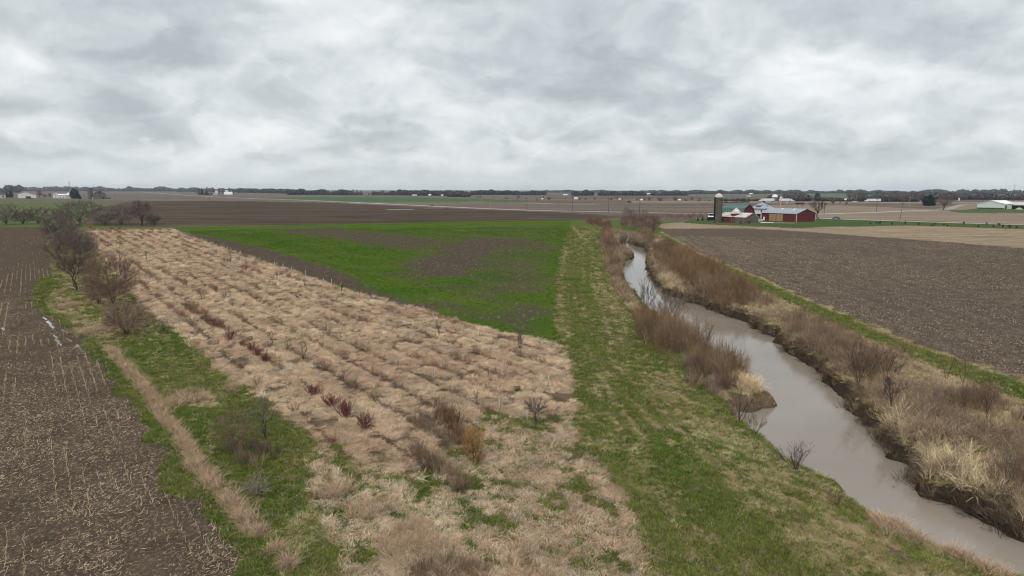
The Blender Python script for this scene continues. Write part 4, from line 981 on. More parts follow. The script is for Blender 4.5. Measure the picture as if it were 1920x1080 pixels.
rtree('bare_tree', 'tall dark bare tree at the bend of the corn field edge', 'tree', 142, 545, 104, 88, 11, B_PURP, RG0, tw=13, tl=.115, n=620, base=.10, low=.14, bulge=.6, rmax=.17)
rtree('bare_tree', 'broad rounded brown bare tree right of the tall dark one', 'tree', 212, 572, 90, 108, 12, B_W1, RG0, tw=13, tl=.115, n=640, base=.07, low=.10, bulge=.42)
rtree('bare_shrub', 'low wide brown bare shrub at the green patch, nearest of the row', 'shrub', 237, 628, 60, 90, 13, B_W2, RG0, tw=13, tl=.115, n=520, base=.10, low=.16, bulge=.42, rmax=.10)
rtree('bare_tree', 'dark purple bare tree where the corn field meets the hedgerow', 'tree', 114, 461, 56, 64, 14, B_PURP, RG0, tw=13, tl=.115, n=520, base=.12, low=.15, bulge=.5, rmax=.2)
rtree('bare_shrub', 'low twiggy bush between the tall dark tree and the broad one', 'shrub', 186, 570, 34, 40, 21, B_W1, None, n=220, base=.04, low=.05, bulge=.45)
rtree('bare_shrub', 'grey bush at the foot of the tall dark tree, on its far side', 'shrub', 150, 480, 44, 50, 22, B_PURP, None, n=300, base=.05, low=.08, bulge=.5)
rtree('bare_shrub', 'thin leaning sapling beside the low wide shrub', 'shrub', 308, 622, 24, 24, 15, B_PURP, None, n=60, base=.1, low=.3, bulge=.6, tw=4)
rtree('bare_shrub', 'brown bare shrub beside the reed line in the lower left', 'shrub', 440, 848, 84, 92, 16, B_W1, None, n=230, base=.10, low=.14, bulge=.5, rt=.0055, rmax=.05, tl=.10, tw=6)
rtree('bare_shrub', 'grey open sapling right of the brown shrub in the lower left', 'shrub', 497, 824, 88, 62, 17, B_GREY, None, n=150, base=.10, low=.15, bulge=.6, rt=.006, rmax=.04, tw=5)
rtree('bare_shrub', 'pale silvery shrub leaning over the reed line', 'shrub', 480, 930, 44, 66, 18, bark('twig_silver', (0.25, 0.21, 0.175)), None, n=160, base=.03, low=.05, bulge=.45, rt=.006, rmax=.02)
rtree('bare_shrub', 'bare young tree standing on the tan grass near its right edge', 'shrub', 1004, 803, 64, 56, 19, B_GREY, None, n=170, base=.42, low=.42, bulge=.5, rt=.0055, rmax=.03, tw=8, tl=.10)
# hedgerow behind the corn field
HG = 'bare trees of the hedgerow at the left'
for (px, py, hp, wp, lab, kw) in [
    (150, 423, 42, 76, 'largest spreading bare tree of the hedgerow, dark limbs bent low', dict(n=420, base=.14, low=.22)),
    (72, 420, 28, 42, 'bushy bare tree in the hedgerow left of the largest one', dict(n=260, base=.06, low=.06)), (12, 421, 33, 62, 'dense bare tree at the left end of the hedgerow', dict(n=260, base=.06, low=.06)),
    (228, 422, 33, 46, 'round bare tree in the hedgerow between the largest and the upright one', dict(n=260, base=.06, low=.06)), (267, 423, 43, 42, 'upright bare tree at the right end of the hedgerow, forked trunk', dict(n=420, base=.14, low=.22)),
    (290, 422, 18, 30, 'low bare bush at the foot of the upright hedgerow tree', dict(n=260, base=.06, low=.06)), (196, 423, 20, 34, 'small bush under the right side of the largest hedgerow tree', dict(n=260, base=.06, low=.06)),
    (115, 422, 24, 34, 'small bush under the left side of the largest hedgerow tree', dict(n=260, base=.06, low=.06)), (43, 420, 20, 36, 'low bush between the two leftmost hedgerow trees', dict(n=260, base=.06, low=.06))]:
    rtree('hedgerow_tree', lab, 'tree', px, py, hp, wp, int(px * 7 + 3), B_PURP if px % 2 else B_GREY, HG, tl=.11, tw=8, rmax=.3, **kw)
rtree('bare_shrub', 'small yellow twigged bush at the far corner of the tan strip', 'shrub', 169, 428, 10, 10, 5, B_GOLD, None, n=60, base=.05, low=.05, bulge=.5)
# red stemmed shrubs
RG = 'red stemmed shrubs along one planted row'
red0 = dict(stems=34, lean=(0.05, 0.8), r0=0.020, levels=3, kids=(2, 3), ratio=(0.3, 0.5), angle=(0.15, 0.4), up=0.2, rmin=0.012, wig=0.05, cap=2400)
for i, (px, py, hp, wp, lab) in enumerate([(404, 615, 17, 32, 'pinkish red shrub at the far end of the red row'), (432, 638, 22, 26, 'upright dark red shrub, second from the far end of the red row'),
        (455, 651, 13, 20, 'faint small red shrub before the wider middle clump'), (473, 661, 18, 32, 'wide red shrub in the middle of the far red clump'), (482, 669, 16, 20, 'small red shrub at the front of the far red clump'),
        (498, 680, 18, 20, 'thin red shrub alone at the near end of the far red clump'), (587, 742, 22, 36, 'dark red shrub at the far end of the near red clump'), (621, 764, 26, 40, 'bushy crimson shrub in the middle of the near red clump'),
        (648, 786, 38, 44, 'tallest deep crimson shrub of the near red clump'), (684, 806, 34, 40, 'reddish brown thin shrub at the near end of the red row')]):
    bare_tree('red_shrub', lab, 'shrub', px, py, hp, 50 + i, B_RED, B_RED if i not in (0, 2, 9) else bark('twig_red_dull', (0.17, 0.075, 0.068)), RG, wp, **red0)
rtree('golden_shrub', 'golden orange shrub in the brown weeds near the bottom', 'shrub', 888, 866, 80, 50, 71, B_GOLD, None, n=230, base=.04, low=.12, bulge=.68, rt=.007, rmax=.02, tw=7, tl=.14)
for i, (px, py, hp, wp, mt, lab) in enumerate([(568, 675, 46, 22, B_YEL, 'slender yellow green sapling right of the far red shrubs'), (703, 754, 38, 30, B_YEL, 'yellowish open shrub above the tallest red shrub'), (540, 658, 28, 24, B_YEL, 'faint olive shrub left of the yellow green sapling'),
        (510, 648, 30, 16, B_TWIG, 'thin brown sapling left of the olive shrub'), (667, 733, 30, 22, B_RUST, 'dark brown shrub at the end of the brown row above the red clump'), (645, 718, 26, 16, B_PURP, 'purple brown shrub in the row above the red clump'),
        (612, 695, 24, 28, B_RUST, 'round rust brown shrub at the head of the row above the red clump'), (349, 540, 32, 14, B_YEL, 'olive sapling in the planted strip right of the broad rounded tree'), (378, 562, 22, 14, B_RUST, 'small brown sapling just below the olive sapling'),
        (275, 490, 22, 5, B_YEL, 'slim sapling high in the planted strip'), (226, 460, 16, 16, B_YEL, 'yellowish round sapling near the top of the planted strip'), (203, 464, 12, 18, B_RUST, 'rusty low bush beside the yellowish round sapling'),
        (822, 634, 42, 14, B_GREY, 'tallest bare sapling near the wheat edge of the tan strip'), (975, 656, 46, 18, B_GREY, 'bare sapling on the right part of the tan strip before the green path'), (674, 558, 40, 14, B_GREY, 'bare sapling silhouetted at the wheat edge midway'),
        (461, 510, 26, 10, B_GREY, 'bare sapling at the upper right of the planted strip'), (433, 495, 24, 14, B_GREY, 'bare forked sapling near the edge row of tubes'), (893, 755, 30, 14, B_GREY, 'small bare sapling left of the young tree on tan grass'),
        (519, 522, 20, 8, B_GREY, 'tiny bare sapling at the middle of the planted strip'), (572, 541, 22, 6, B_GREY, 'small dark sapling along the second row from the wheat'), (641, 546, 16, 5, B_DARK, 'short dark sapling right at the wheat edge'),
        (460, 507, 12, 16, B_RUST, 'rust coloured low bush under the upper right sapling'), (536, 512, 10, 14, B_RUST, 'brown low bush beside the edge row of tubes'), (632, 545, 9, 12, B_GREY, 'grey low bush near the short dark sapling'),
        (730, 585, 12, 26, B_GREY, 'wide grey bush along the wheat edge'), (971, 732, 12, 18, B_DARK, 'dark low bush alone on the right part of the tan grass'), (405, 548, 14, 12, B_RUST, 'small rusty bush in the third planted row'),
        (420, 560, 16, 16, B_PURP, 'purplish bush in the third planted row'), (436, 574, 16, 16, B_RUST, 'rusty bush at the near end of the third planted row'), (470, 640, 12, 12, B_PURP, 'small purplish bush above the middle red clump'), (640, 710, 10, 16, B_GREY, 'grey low bush left of the purple brown shrub')]):
    slim = wp < 17 and hp > 18
    rtree('young_shrub', lab, 'shrub', px, py, hp, wp * (1.15 if slim else 1.0), 90 + i, mt, 'young trees and bushes of the planted strip', n=22 if slim else 90, base=.3 if slim else .04, low=.3 if slim else .05, bulge=.5, tw=4 if slim else 6, tl=.12, rmax=.022, rt=max(.006, mppx(px, py) * .06), limbs=6 if slim else 12)
# stream side shrubs
bk = dict(stems=9, lean=(0.1, 0.9), r0=0.018, levels=3, kids=(4, 6), ratio=(0.25, 0.45), angle=(0.2, 0.6), up=0.12, rmin=0.006, wig=0.08, cap=1500)
for i, (px, py, hp, wp, kw, mt, lab) in enumerate([(1388, 783, 70, 66, dict(bk, stems=4, lean=(0.05, 0.6), r0=0.035), B_DARK, 'dark leaning saplings over the cove below the tan point'), (1414, 806, 42, 48, bk, B_PURP, 'small bare bush at the water below the leaning saplings'),
        (1492, 872, 56, 84, dict(bk, stems=16), B_PURP, 'radiating bare bush on the near left bank'), (1570, 935, 30, 50, dict(bk, cap=900), B_RUST, 'low rusty bush on the near left bank'), (1255, 600, 78, 100, dict(bk, stems=22, lean=(0.05, 0.75), rmin=0.014, cap=2600), B_PURP, 'dark bare sapling cluster behind the left bank willows'),
        (1212, 575, 66, 46, dict(bk, stems=12, rmin=0.014), B_GREY, 'bare wands rising at the upper end of the left bank willows'), (1672, 768, 88, 70, dict(bk, stems=2, lean=(0.05, 0.3), r0=0.05, levels=4, kids=(5, 7), ratio=(0.3, 0.5)), B_DARK, 'twin trunked bare tree on the right bank above pale grass'),
        (1660, 706, 62, 80, dict(bk, stems=14, lean=(0.05, 0.5), rmin=0.01, cap=3000), B_RUST, 'brown twiggy shrub left of the twin trunked tree'), (1610, 716, 86, 90, dict(bk, stems=16, lean=(0.05, 0.5), rmin=0.01, cap=3600), B_TWIG, 'tall pale brown shrub hanging toward the water on the right bank'),
        (1848, 800, 90, 60, dict(bk, stems=2, lean=(0.02, 0.2), r0=0.04), B_DARK, 'bare sapling among the brown scrub at the right'), (1915, 792, 96, 60, dict(bk, stems=2, lean=(0.1, 0.35), r0=0.05), B_DARK, 'dark leaning sapling at the right edge of the bank'), (1805, 720, 66, 50, dict(bk, stems=3, lean=(0.02, 0.3), r0=0.03), B_PURP, 'bare sapling by the green strip on the right bank'),
        (1775, 712, 58, 40, dict(bk, stems=2, lean=(0.02, 0.3), r0=0.03), B_PURP, 'thin sapling left of the one by the green strip'), (1694, 680, 46, 50, dict(bk, stems=7, lean=(0.1, 0.5), rmin=0.009), B_RUST, 'vase shaped brown shrub against the green strip'), (1890, 905, 70, 40, dict(bk, stems=5, lean=(0.02, 0.2), r0=0.02), B_PALE, 'pale upright stems at the lower right bank'),
        (1590, 780, 18, 30, dict(bk, lean=(0.4, 1.2), cap=500), B_DARK, 'dark snag lying at the water edge on the right'), (1668, 868, 20, 46, dict(bk, lean=(0.6, 1.3), cap=600), B_DARK, 'tangle of drift twigs in the water below the pale grass'), (1225, 444, 30, 24, dict(bk, rmin=0.03, cap=600), B_GREY, 'bare bush at the end of the right bank thicket'),
        (1168, 465, 28, 40, dict(bk, rmin=0.03, cap=900), B_PURP, 'bare bush leaning over the upper bend'), (1148, 470, 30, 44, dict(bk, rmin=0.03, cap=900), B_RUST, 'reddish bush left of the upper bend')]):
    bare_tree('bank_shrub', lab, 'shrub', px, py, hp, 140 + i, B_DARK, mt, 'bare shrubs on the stream banks', wp, **kw)

# ------------------------------------------------------------------ tree shelters and stakes of the planting
M_TUBE = simple('white_plastic', (0.44, 0.40, 0.35), 0.7, 0.2); M_STAKE = simple('grey_wood', (0.30, 0.27, 0.24), 0.9)
tube_me = MB().lathe([(0.055, -0.05), (0.055, 1.2), (0.045, 1.2), (0.045, 1.0)], 8); stake_me = MB().box(0.055, 0.085, -0.015, 0.015, -0.1, 1.35)
ts0 = None
def ordw(i): return ['first', 'second', 'third', 'fourth', 'fifth', 'sixth', 'seventh', 'eighth', 'ninth', 'tenth', 'eleventh', 'twelfth', 'thirteenth', 'fourteenth', 'fifteenth', 'sixteenth', 'seventeenth', 'eighteenth', 'nineteenth', 'twentieth'][i] if i < 20 else ['twenty', 'thirty', 'forty', 'fifty'][(i + 1) // 10 - 2] + ('-' + ordw((i + 1) % 10 - 1) if (i + 1) % 10 else 'th').replace('tyth', 'tieth')
def shelter(px, py, hm, label, group, wid=1.0):
    global ts0
    p_ = gz(px, py)
    if ts0 is None:
        ts0 = thing('tree_shelter', label, 'tree shelter', p_, 0, group)
        tube_me.build('tube', M_TUBE, ts0, smooth=True); stake_me.build('stake', M_STAKE, ts0); o = ts0
    else: o = copy_thing(ts0, p_, random.uniform(0, 6), label, group=group)
    o.scale = (wid, wid, hm / 1.3); o.rotation_euler = (random.gauss(0, .03), random.gauss(0, .03), random.uniform(0, 6))
    return o
edge = []
for t_ in np.linspace(0, 1, 46):
    ex_ = np.interp(t_, [0, .25, .5, .75, 1], [292, 345, 405, 470, 560]); edge.append(ex_)
ed_x = np.array([300, 330, 400, 450, 500, 550, 600]); ed_y = np.array([431, 432.5, 461, 478, 495.5, 512, 528.5])
de = GP([(296, 430), (340, 438.5), (400, 461.5), (450, 478.5), (500, 496), (600, 529), (640, 543.5)])
dl = np.r_[0, np.cumsum(np.hypot(*np.diff(de, axis=0).T))]
pts_ = np.arange(2, dl[-1], 5.2)[::-1]
def proj(P3):
    c = (np.asarray(P3) - np.array([0, 0, H_CAM])) @ CR; return 960 - c[0] / c[2] * F_PX, 540 + c[1] / c[2] * F_PX
for i, s_ in enumerate(pts_):
    if random.random() < 0.12: continue
    X = np.interp(s_, dl, de[:, 0]) + random.gauss(0, .15); Y = np.interp(s_, dl, de[:, 1]) + random.gauss(0, .2)
    a, b = proj((X, Y, 0))
    shelter(a, b, random.uniform(1.0, 1.6), 'white tube in the edge row along the wheat, %s from the near end' % ordw(i), 'tree shelters in the edge row', 1.0)
loose = [(747, 685, 24), (780, 698, 20), (814, 712, 22), (852, 732, 24), (688, 652, 15), (668, 596, 17), (714, 613, 16), (763, 631, 15), (875, 672, 16), (868, 624, 20), (899, 632, 18), (840, 614, 16), (812, 602, 15), (615, 626, 16), (636, 626, 12),
         (659, 639, 14), (948, 701, 24), (1028, 728, 27), (937, 773, 27), (988, 794, 28), (931, 642, 18), (814, 714, 25), (333, 446, 13), (392, 481, 16), (414, 479, 13), (428, 485, 17), (371, 473, 10), (487, 564, 14), (382, 509, 9), (543, 541, 14), (599, 569, 15), (633, 582, 14), (443, 503, 10), (497, 500, 9), (515, 499, 9), (555, 514, 9), (565, 520, 8), (700, 562, 10), (725, 572, 12), (690, 566, 14)]
loose.sort(key=lambda q: -q[1])
for i, (px, py, hp) in enumerate(loose):
    shelter(px, py, hp * mppx(px, py) * 1.02, 'thin white stake tube standing in the tan grass, %s nearest of the scattered ones' % ordw(i), 'scattered tree shelters', 0.8 if i != 27 else 1.4)

# ------------------------------------------------------------------ buildings
M_RED = simple('barn_red', (0.115, 0.020, 0.023), 0.75, 0.2, 0.12, 0.6); M_RED2 = simple('faded_red', (0.16, 0.03, 0.032), 0.85, 0.15, 0.25, 0.8); M_GREEN = simple('green_metal_roof', (0.042, 0.105, 0.088), 0.5, 0.4, 0.08, 0.3)
M_GREYROOF = simple('grey_metal_roof', (0.23, 0.255, 0.29), 0.45, 0.4, 0.08, 0.4); M_WHITE = simple('white_paint', (0.72, 0.72, 0.70), 0.6, 0.3, 0.06); M_TANDOOR = simple('tan_boards', (0.34, 0.205, 0.105), 0.8, 0.2, 0.12, 0.8)
M_CONC = simple('old_concrete', (0.135, 0.118, 0.095), 0.95, 0.1, 0.22, 0.4); M_DOME = simple('pale_dome_metal', (0.50, 0.47, 0.43), 0.5, 0.4, 0.1); M_DARK = simple('dark_opening', (0.012, 0.012, 0.013), 0.9, 0.1)
M_GLASS = simple('window_glass', (0.03, 0.035, 0.04), 0.15, 0.5, 0.0); M_SHINGLE = simple('blue_grey_shingle', (0.30, 0.325, 0.365), 0.8, 0.2, 0.1); M_GREYWOOD = simple('weathered_boards', (0.145, 0.128, 0.115), 0.95, 0.1, 0.2, 0.9)
M_RUSTROOF = simple('rusty_white_roof', (0.60, 0.57, 0.54), 0.6, 0.3, 0.2, 0.42, (0.20, 0.10, 0.07)); M_TRIM = simple('pale_trim', (0.50, 0.40, 0.36), 0.7); M_PALEBLUE = simple('pale_wall_metal', (0.56, 0.60, 0.585), 0.55, 0.3, 0.04)
M_DROOF = simple('dark_shingle', (0.07, 0.065, 0.062), 0.9, 0.1); M_SKYL = simple('clear_panel', (0.68, 0.70, 0.70), 0.4, 0.4, 0.03); M_GRAVEL = simple('gravel', (0.36, 0.335, 0.30), 0.95, 0.1, 0.12, 0.3)
M_HOOP = simple('silo_hoop', (0.06, 0.052, 0.046), 0.8)

def gable(o, L, W, e, pk, mw, mr, ov=0.4, prof=None, th=0.18, wallname='wall', roofname='roof'):
    """walls and roof with the ridge along x; prof: list of (y,z) from the left eave to the right eave"""
    prof = prof or [(-W / 2, e), (0, pk), (W / 2, e)]
    mb = MB(); full = [(-W / 2, -0.3)] + prof + [(W / 2, -0.3)]
    mb.prism(full, -L / 2, L / 2, 'x'); mb.build(wallname, mw, o)
    r = MB()
    for k in range(len(prof) - 1):
        (y0, z0), (y1, z1) = prof[k], prof[k + 1]
        d = math.hypot(y1 - y0, z1 - z0); ny, nz = -(z1 - z0) / d, (y1 - y0) / d; tx, tz = (y1 - y0) / d, (z1 - z0) / d
        a0 = ov if k == 0 else 0; a1 = ov if k == len(prof) - 2 else 0
        q = [(y0 - tx * a0 + ny * .02, z0 - tz * a0 + nz * .02), (y1 + tx * a1 + ny * .02, z1 + tz * a1 + nz * .02)]
        q += [(q[1][0] + ny * th, q[1][1] + nz * th), (q[0][0] + ny * th, q[0][1] + nz * th)]
        r.prism(q, -L / 2 - ov, L / 2 + ov, 'x')
    return r.build(roofname, mr, o)

def at_corner(px, py, rot, lx, ly):
    """object origin so that local point (lx,ly) stands at the pixel's ground point"""
    p_ = G(px, py); c, s = math.cos(rot), math.sin(rot)
    return (p_[0] - (c * lx - s * ly), p_[1] - (s * lx + c * ly), 0.0)
def window(o, x, y, z, w_, h_, face='y', out=-1, name='window', fm=None):
    """framed window proud of a wall, pane a sub-part"""
    fm = fm or M_WHITE; f = MB(); d = 0.06 * out
    if face == 'y': f.box(x - w_ / 2 - .1, x + w_ / 2 + .1, min(y, y + d), max(y, y + d), z - .1, z + h_ + .1)
    else: f.box(min(x, x + d), max(x, x + d), y - w_ / 2 - .1, y + w_ / 2 + .1, z - .1, z + h_ + .1)
    fo = f.build(name, fm, o); g = MB(); e = d * 1.5
    if face == 'y': g.box(x - w_ / 2, x + w_ / 2, min(y + d * .8, y + e), max(y + d * .8, y + e), z, z + h_)
    else: g.box(min(x + d * .8, x + e), max(x + d * .8, x + e), y - w_ / 2, y + w_ / 2, z, z + h_)
    g.build('pane', M_GLASS, fo); return fo

FROT = R(-57)
# machine shed
L, W, e, pk = 23.5, 17.5, 4.6, 7.2
o = thing('machine_shed', 'long red machine shed with grey roof and tan sliding doors', 'shed', at_corner(1493, 416.5, FROT, L / 2, -W / 2), FROT)
rf = gable(o, L, W, e, pk, M_RED, M_GREYROOF)
x0 = -L / 2
for a, b in ((0.235, 0.425), (0.44, 0.625)): MB().box(x0 + L * a, x0 + L * b, -W / 2 - 0.14, -W / 2 - 0.02, 0.1, 4.3).build('sliding_door', M_TANDOOR, o)
MB().box(x0 + L * 0.2, x0 + L * 0.66, -W / 2 - 0.2, -W / 2 - 0.02, 4.32, 4.48).build('door_rail', M_DARK, o)
MB().box(x0 + L * 0.06, x0 + L * 0.105, -W / 2 - 0.1, -W / 2 - 0.02, 0.1, 2.3).build('door', M_WHITE, o)
for (a, b) in ((L / 2, -W / 2), (-L / 2, -W / 2), (L / 2, W / 2)): MB().box(a - .14 if a < 0 else a - .3, a + .3 if a < 0 else a + .14, b - .14, b + .14, 0, e).build('corner_trim', M_TRIM, o)
s_ = (pk - e) / (W / 2)
for fx in (0.36, 0.70):
    y0_, y1_ = -2.6, -0.5; xx = x0 + L * fx
    zf = lambda y: pk - s_ * abs(y) + 0.26
    m_ = MB(); m_.poly([(xx, y0_, zf(y0_)), (xx + 1.0, y0_, zf(y0_)), (xx + 1.0, y1_, zf(y1_)), (xx, y1_, zf(y1_))]); m_.build('skylight', M_SKYL, rf)
# low shed
L, W, e, pk = 18.5, 10.5, 3.1, 5.3
o = thing('low_shed', 'low old red shed with rust streaked white roof beside the silo', 'shed', at_corner(1398, 418.6, FROT, L / 2, -W / 2), FROT)
gable(o, L, W, e, pk, M_RED2, M_RUSTROOF, 0.35)
MB().prism([(-W / 2 + .05, 0), (-W / 2 + .05, e), (0, pk - .15), (W / 2 - .05, e), (W / 2 - .05, 0)], L / 2 + .02, L / 2 + .07, 'x').build('grey_gable_boards', M_GREYWOOD, o)
MB().box(-L / 2 + L * .62, L / 2 - .02, -W / 2 - .06, -W / 2 - .01, 0, e - .1).build('grey_side_boards', M_GREYWOOD, o)
for q in (.46, .56): MB().box(-L / 2 + L * q, -L / 2 + L * (q + .03), -W / 2 - .09, -W / 2 - .01, 0.1, e - .3).build('door_post', M_GREYWOOD, o)
# gambrel barn
L, W = 16.5, 11.2
o = thing('gambrel_barn', 'red gambrel barn with green metal roof behind the low shed', 'barn', at_corner(1391, 413.5, FROT, L / 2, -W / 2), FROT)
gable(o, L, W, 3.6, 10.2, M_RED, M_GREEN, 0.45, prof=[(-W / 2, 3.2), (-W / 2 + 2.0, 6.9), (0, 9.0), (W / 2 - 2.0, 6.9), (W / 2, 3.2)])
trim = MB()
pr = [(-W / 2 - .3, 2.8), (-W / 2 + 1.85, 7.05), (0, 9.25), (W / 2 - 1.85, 7.05), (W / 2 + .3, 2.8)]
for k in range(4): trim.cyl((L / 2 + .5, pr[k][0], pr[k][1]), (L / 2 + .5, pr[k + 1][0], pr[k + 1][1]), 0.16, n=5)
trim.build('gable_trim', M_DARK, o)
# conical roofed bin
p_ = G(1379.5, 417); o = thing('grain_bin', 'round bin with pale conical roof between barn and low shed', 'grain bin', (p_[0], p_[1], 0))
MB().lathe([(2.75, -.2), (2.75, 5.0)], 20).build('wall', M_RED2, o); MB().lathe([(3.1, 4.9), (2.0, 6.4), (0.5, 7.9), (0.02, 8.1)], 20).build('roof', M_RUSTROOF, o)
# silo
p_ = G(1345.8, 416.5); o = thing('silo', 'tall dark concrete silo with pale dome at the right farm', 'silo', (p_[0], p_[1], 0))
MB().lathe([(2.12, -.2), (2.12, 13.7)], 28).build('barrel', M_CONC, o, smooth=False)
hp_ = MB()
for k in range(22):
    z_ = 0.6 + k * 0.6 * (1 + 0.0 * k); hp_.lathe([(2.13, z_ - .03), (2.17, z_ - .03), (2.17, z_ + .03), (2.13, z_ + .03)], 28)
hp_.build('hoops', M_HOOP, o)
MB().lathe([(2.25, 13.6), (2.25, 13.9), (2.05, 14.6), (1.6, 15.3), (0.9, 15.8), (0.05, 15.95)], 28).build('dome', M_DOME, o, smooth=True)
MB().box(-2.55, -2.05, -1.0, -0.2, 0.5, 13.9).build('chute', M_DARK, o)
# lean-to by the silo
p_ = G(1336, 413); o = thing('lean_to', 'small white roofed lean-to left of the silo', 'lean-to', (p_[0], p_[1], 0), R(-20))
MB().box(-2.2, 2.2, -1.6, 1.6, -.1, 1.9).build('wall', M_DARK, o); r = MB(); r.prism([(-2.0, 2.0), (2.0, 2.6), (2.0, 2.75), (-2.0, 2.15)], -2.6, 2.6, 'x'); r.build('roof', M_WHITE, o)
MB().box(-2.1, 2.1, 1.0, 1.5, 2.4, 3.7).build('upper_wall', M_DARK, o); MB().box(-2.5, 2.5, .6, 1.8, 3.72, 3.9).build('upper_roof', M_WHITE, o)
# farmhouse
o = thing('farmhouse', 'white two storey farmhouse with hipped blue grey roof', 'house', at_corner(1431, 411.5, FROT, 4.6, -4.6), FROT)
MB().box(-4.6, 4.6, -4.6, 4.6, -.2, 6.7).build('wall', M_WHITE, o)
h_ = MB(); b_ = 5.5
for sx, sy in ((1, 0), (0, 1), (-1, 0), (0, -1)):
    c1 = (sx * b_ - sy * b_, sy * b_ + sx * b_, 6.6); c2 = (sx * b_ + sy * b_, sy * b_ - sx * b_, 6.6); h_.poly([c2, c1, (0.0, 0.0, 10.3)])
h_.poly([(-b_, -b_, 6.6), (b_, -b_, 6.6), (b_, b_, 6.6), (-b_, b_, 6.6)])
rf = h_.build('roof', M_SHINGLE, o)
d = MB(); d.box(-1.5, 1.5, -4.0, -1.0, 7.3, 8.5); dm_ = d.build('dormer', M_DROOF, rf)
d = MB(); d.poly([(-1.9, -4.4, 8.5), (1.9, -4.4, 8.5), (1.7, -.9, 9.5), (-1.7, -.9, 9.5)]); d.poly([(-1.9, -4.4, 8.4), (-1.7, -.9, 9.4), (1.7, -.9, 9.4), (1.9, -4.4, 8.4)]); d.build('dormer_roof', M_SHINGLE, rf)
d = MB(); d.box(2.2, 3.6, -1.2, 1.2, 7.6, 8.5); d.build('side_dormer', M_SHINGLE, rf)
MB().box(-.4, .4, 1.0, 1.8, 8.6, 11.2).build('chimney', M_DROOF, rf)
for x_ in (-3.4, 3.0): window(o, x_, -4.6, 4.0, 0.9, 1.8)
for y_ in (-3.0, 0.4, 3.2): window(o, 4.6, y_, 4.0, 0.9, 1.8, 'x', 1)
for y_ in (-3.0, 1.4): window(o, 4.6, y_, 1.0, 1.0, 1.7, 'x', 1)
MB().box(-4.9, 4.9, -7.2, -4.62, 3.1, 3.35).build('porch_roof', M_DROOF, o)
for x_ in (-4.6, -1.6, 1.6, 4.6): MB().box(x_ - .18, x_ + .18, -7.05, -6.7, 0, 3.1).build('porch_post', M_WHITE, o)
MB().box(-4.8, 4.8, -7.1, -4.62, -.1, .5).build('porch_floor', M_GREYWOOD, o); MB().box(-2.8, 2.9, -4.72, -4.61, .5, 3.0).build('porch_shade_panel', M_GLASS, o)  # wide dark panel on the wall paints in the shade under the porch
# right white sheds
o = thing('white_shed', 'large white gabled metal shed at the right edge, green base stripe', 'shed', at_corner(1883, 392.2, R(-34.8 + 68), -15, -12), R(-34.8 + 68))
gable(o, 30, 24, 5.0, 8.0, M_PALEBLUE, M_WHITE, 0.5)
M_DKG = simple('dark_green_base', (0.03, 0.06, 0.05), 0.8)
MB().box(-15.08, -15.01, -12, 12, 0, 1.1).build('base_stripe', M_DKG, o)
MB().box(-13.5, -10.5, -12.1, -12.02, 0, 3.6).build('open_door', M_DARK, o); MB().box(-14.2, -9.8, -13.2, -12.02, 3.7, 3.9).build('door_canopy', M_WHITE, o)
o = thing('long_shed', 'low grey roofed open front shed beside the big white one', 'shed', at_corner(1900, 391.8, R(-38), -15, -8), R(-38))
gable(o, 46, 17, 3.7, 6.8, M_DARK, simple('pale_roof_metal', (0.46, 0.44, 0.42), 0.5), 0.4)
MB().box(-23.1, 23, -8.2, -7.9, -.1, .9).build('kick_wall', M_PALEBLUE, o)
pl = thing('gravel_pile', 'small pale gravel pile before the open front shed', 'gravel pile', tuple(G(1911, 392.6)))
MB().lathe([(3.2, -.1), (2.2, .8), (1.0, 1.5), (.1, 1.8)], 12).build('heap', M_GRAVEL, pl)

# left farmstead
def farm_box(name, lab, cat, px, py, L, W, e, pk, rot, mw, mr, extra=None):
    o = thing(name, lab, cat, tuple(G(px, py)), rot); rf = gable(o, L, W, e, pk, mw, mr, 0.5, th=0.25)
    if extra: extra(o, rf)
    return o
az = lambda px: math.atan((px - 960) / F_PX)
def ex_shed(o, rf):
    MB().box(-15.12, -15.02, -5, 3.2, 0, 3.4).build('open_door', M_DARK, o)
farm_box('white_shed', 'broad white gabled machine shed at the left farmstead', 'shed', 51, 371.4, 30, 26.5, 5.8, 9.8, R(90) - az(51) + R(3), M_WHITE, M_WHITE, ex_shed)
def ex_house(o, rf):
    for y_ in (-2.2, 1.6): window(o, -4.5, y_, 5.6, 1.5, 1.8, 'x', -1, fm=M_WHITE)
    window(o, -4.5, .8, 1.2, 1.6, 2.0, 'x', -1); window(o, -4.5, -2.8, 1.2, 1.2, 1.8, 'x', -1); MB().box(-.5, .5, -.5, .5, 9, 12.4).build('chimney', M_DROOF, rf)
farm_box('white_house', 'tall white gabled house at the left farmstead', 'house', 105.5, 371.5, 9, 9, 7.6, 11.2, R(90) - az(105) + R(4), M_WHITE, M_GREYROOF, ex_house)
def ex_wing(o, rf):
    for x_ in (-3.2, 1.2): window(o, x_, -4.1, 4.2, 1.2, 1.4)
    window(o, -1.5, -4.1, 1.0, 2.2, 1.4); window(o, 3, -4.1, 1.0, 1.4, 1.6)
farm_box('white_house_wing', 'lower white wing right of the tall white house', 'house', 115.5, 371.8, 10, 8, 6.0, 7.8, -az(115), M_WHITE, M_WHITE, ex_wing)
o = thing('white_garage', 'white garage with pyramid roof at the left farmstead', 'garage', tuple(G(129, 372.4)), -az(129))
MB().box(-6.6, 6.6, -6, 6, -.2, 6.6).build('wall', M_WHITE, o)
h_ = MB()
b1_ = [(-7.2, -6.6, 6.5), (7.2, -6.6, 6.5), (7.2, 6.6, 6.5), (-7.2, 6.6, 6.5)]
for k in range(4): h_.poly([b1_[k], b1_[(k + 1) % 4], (0, 0, 10.8)])
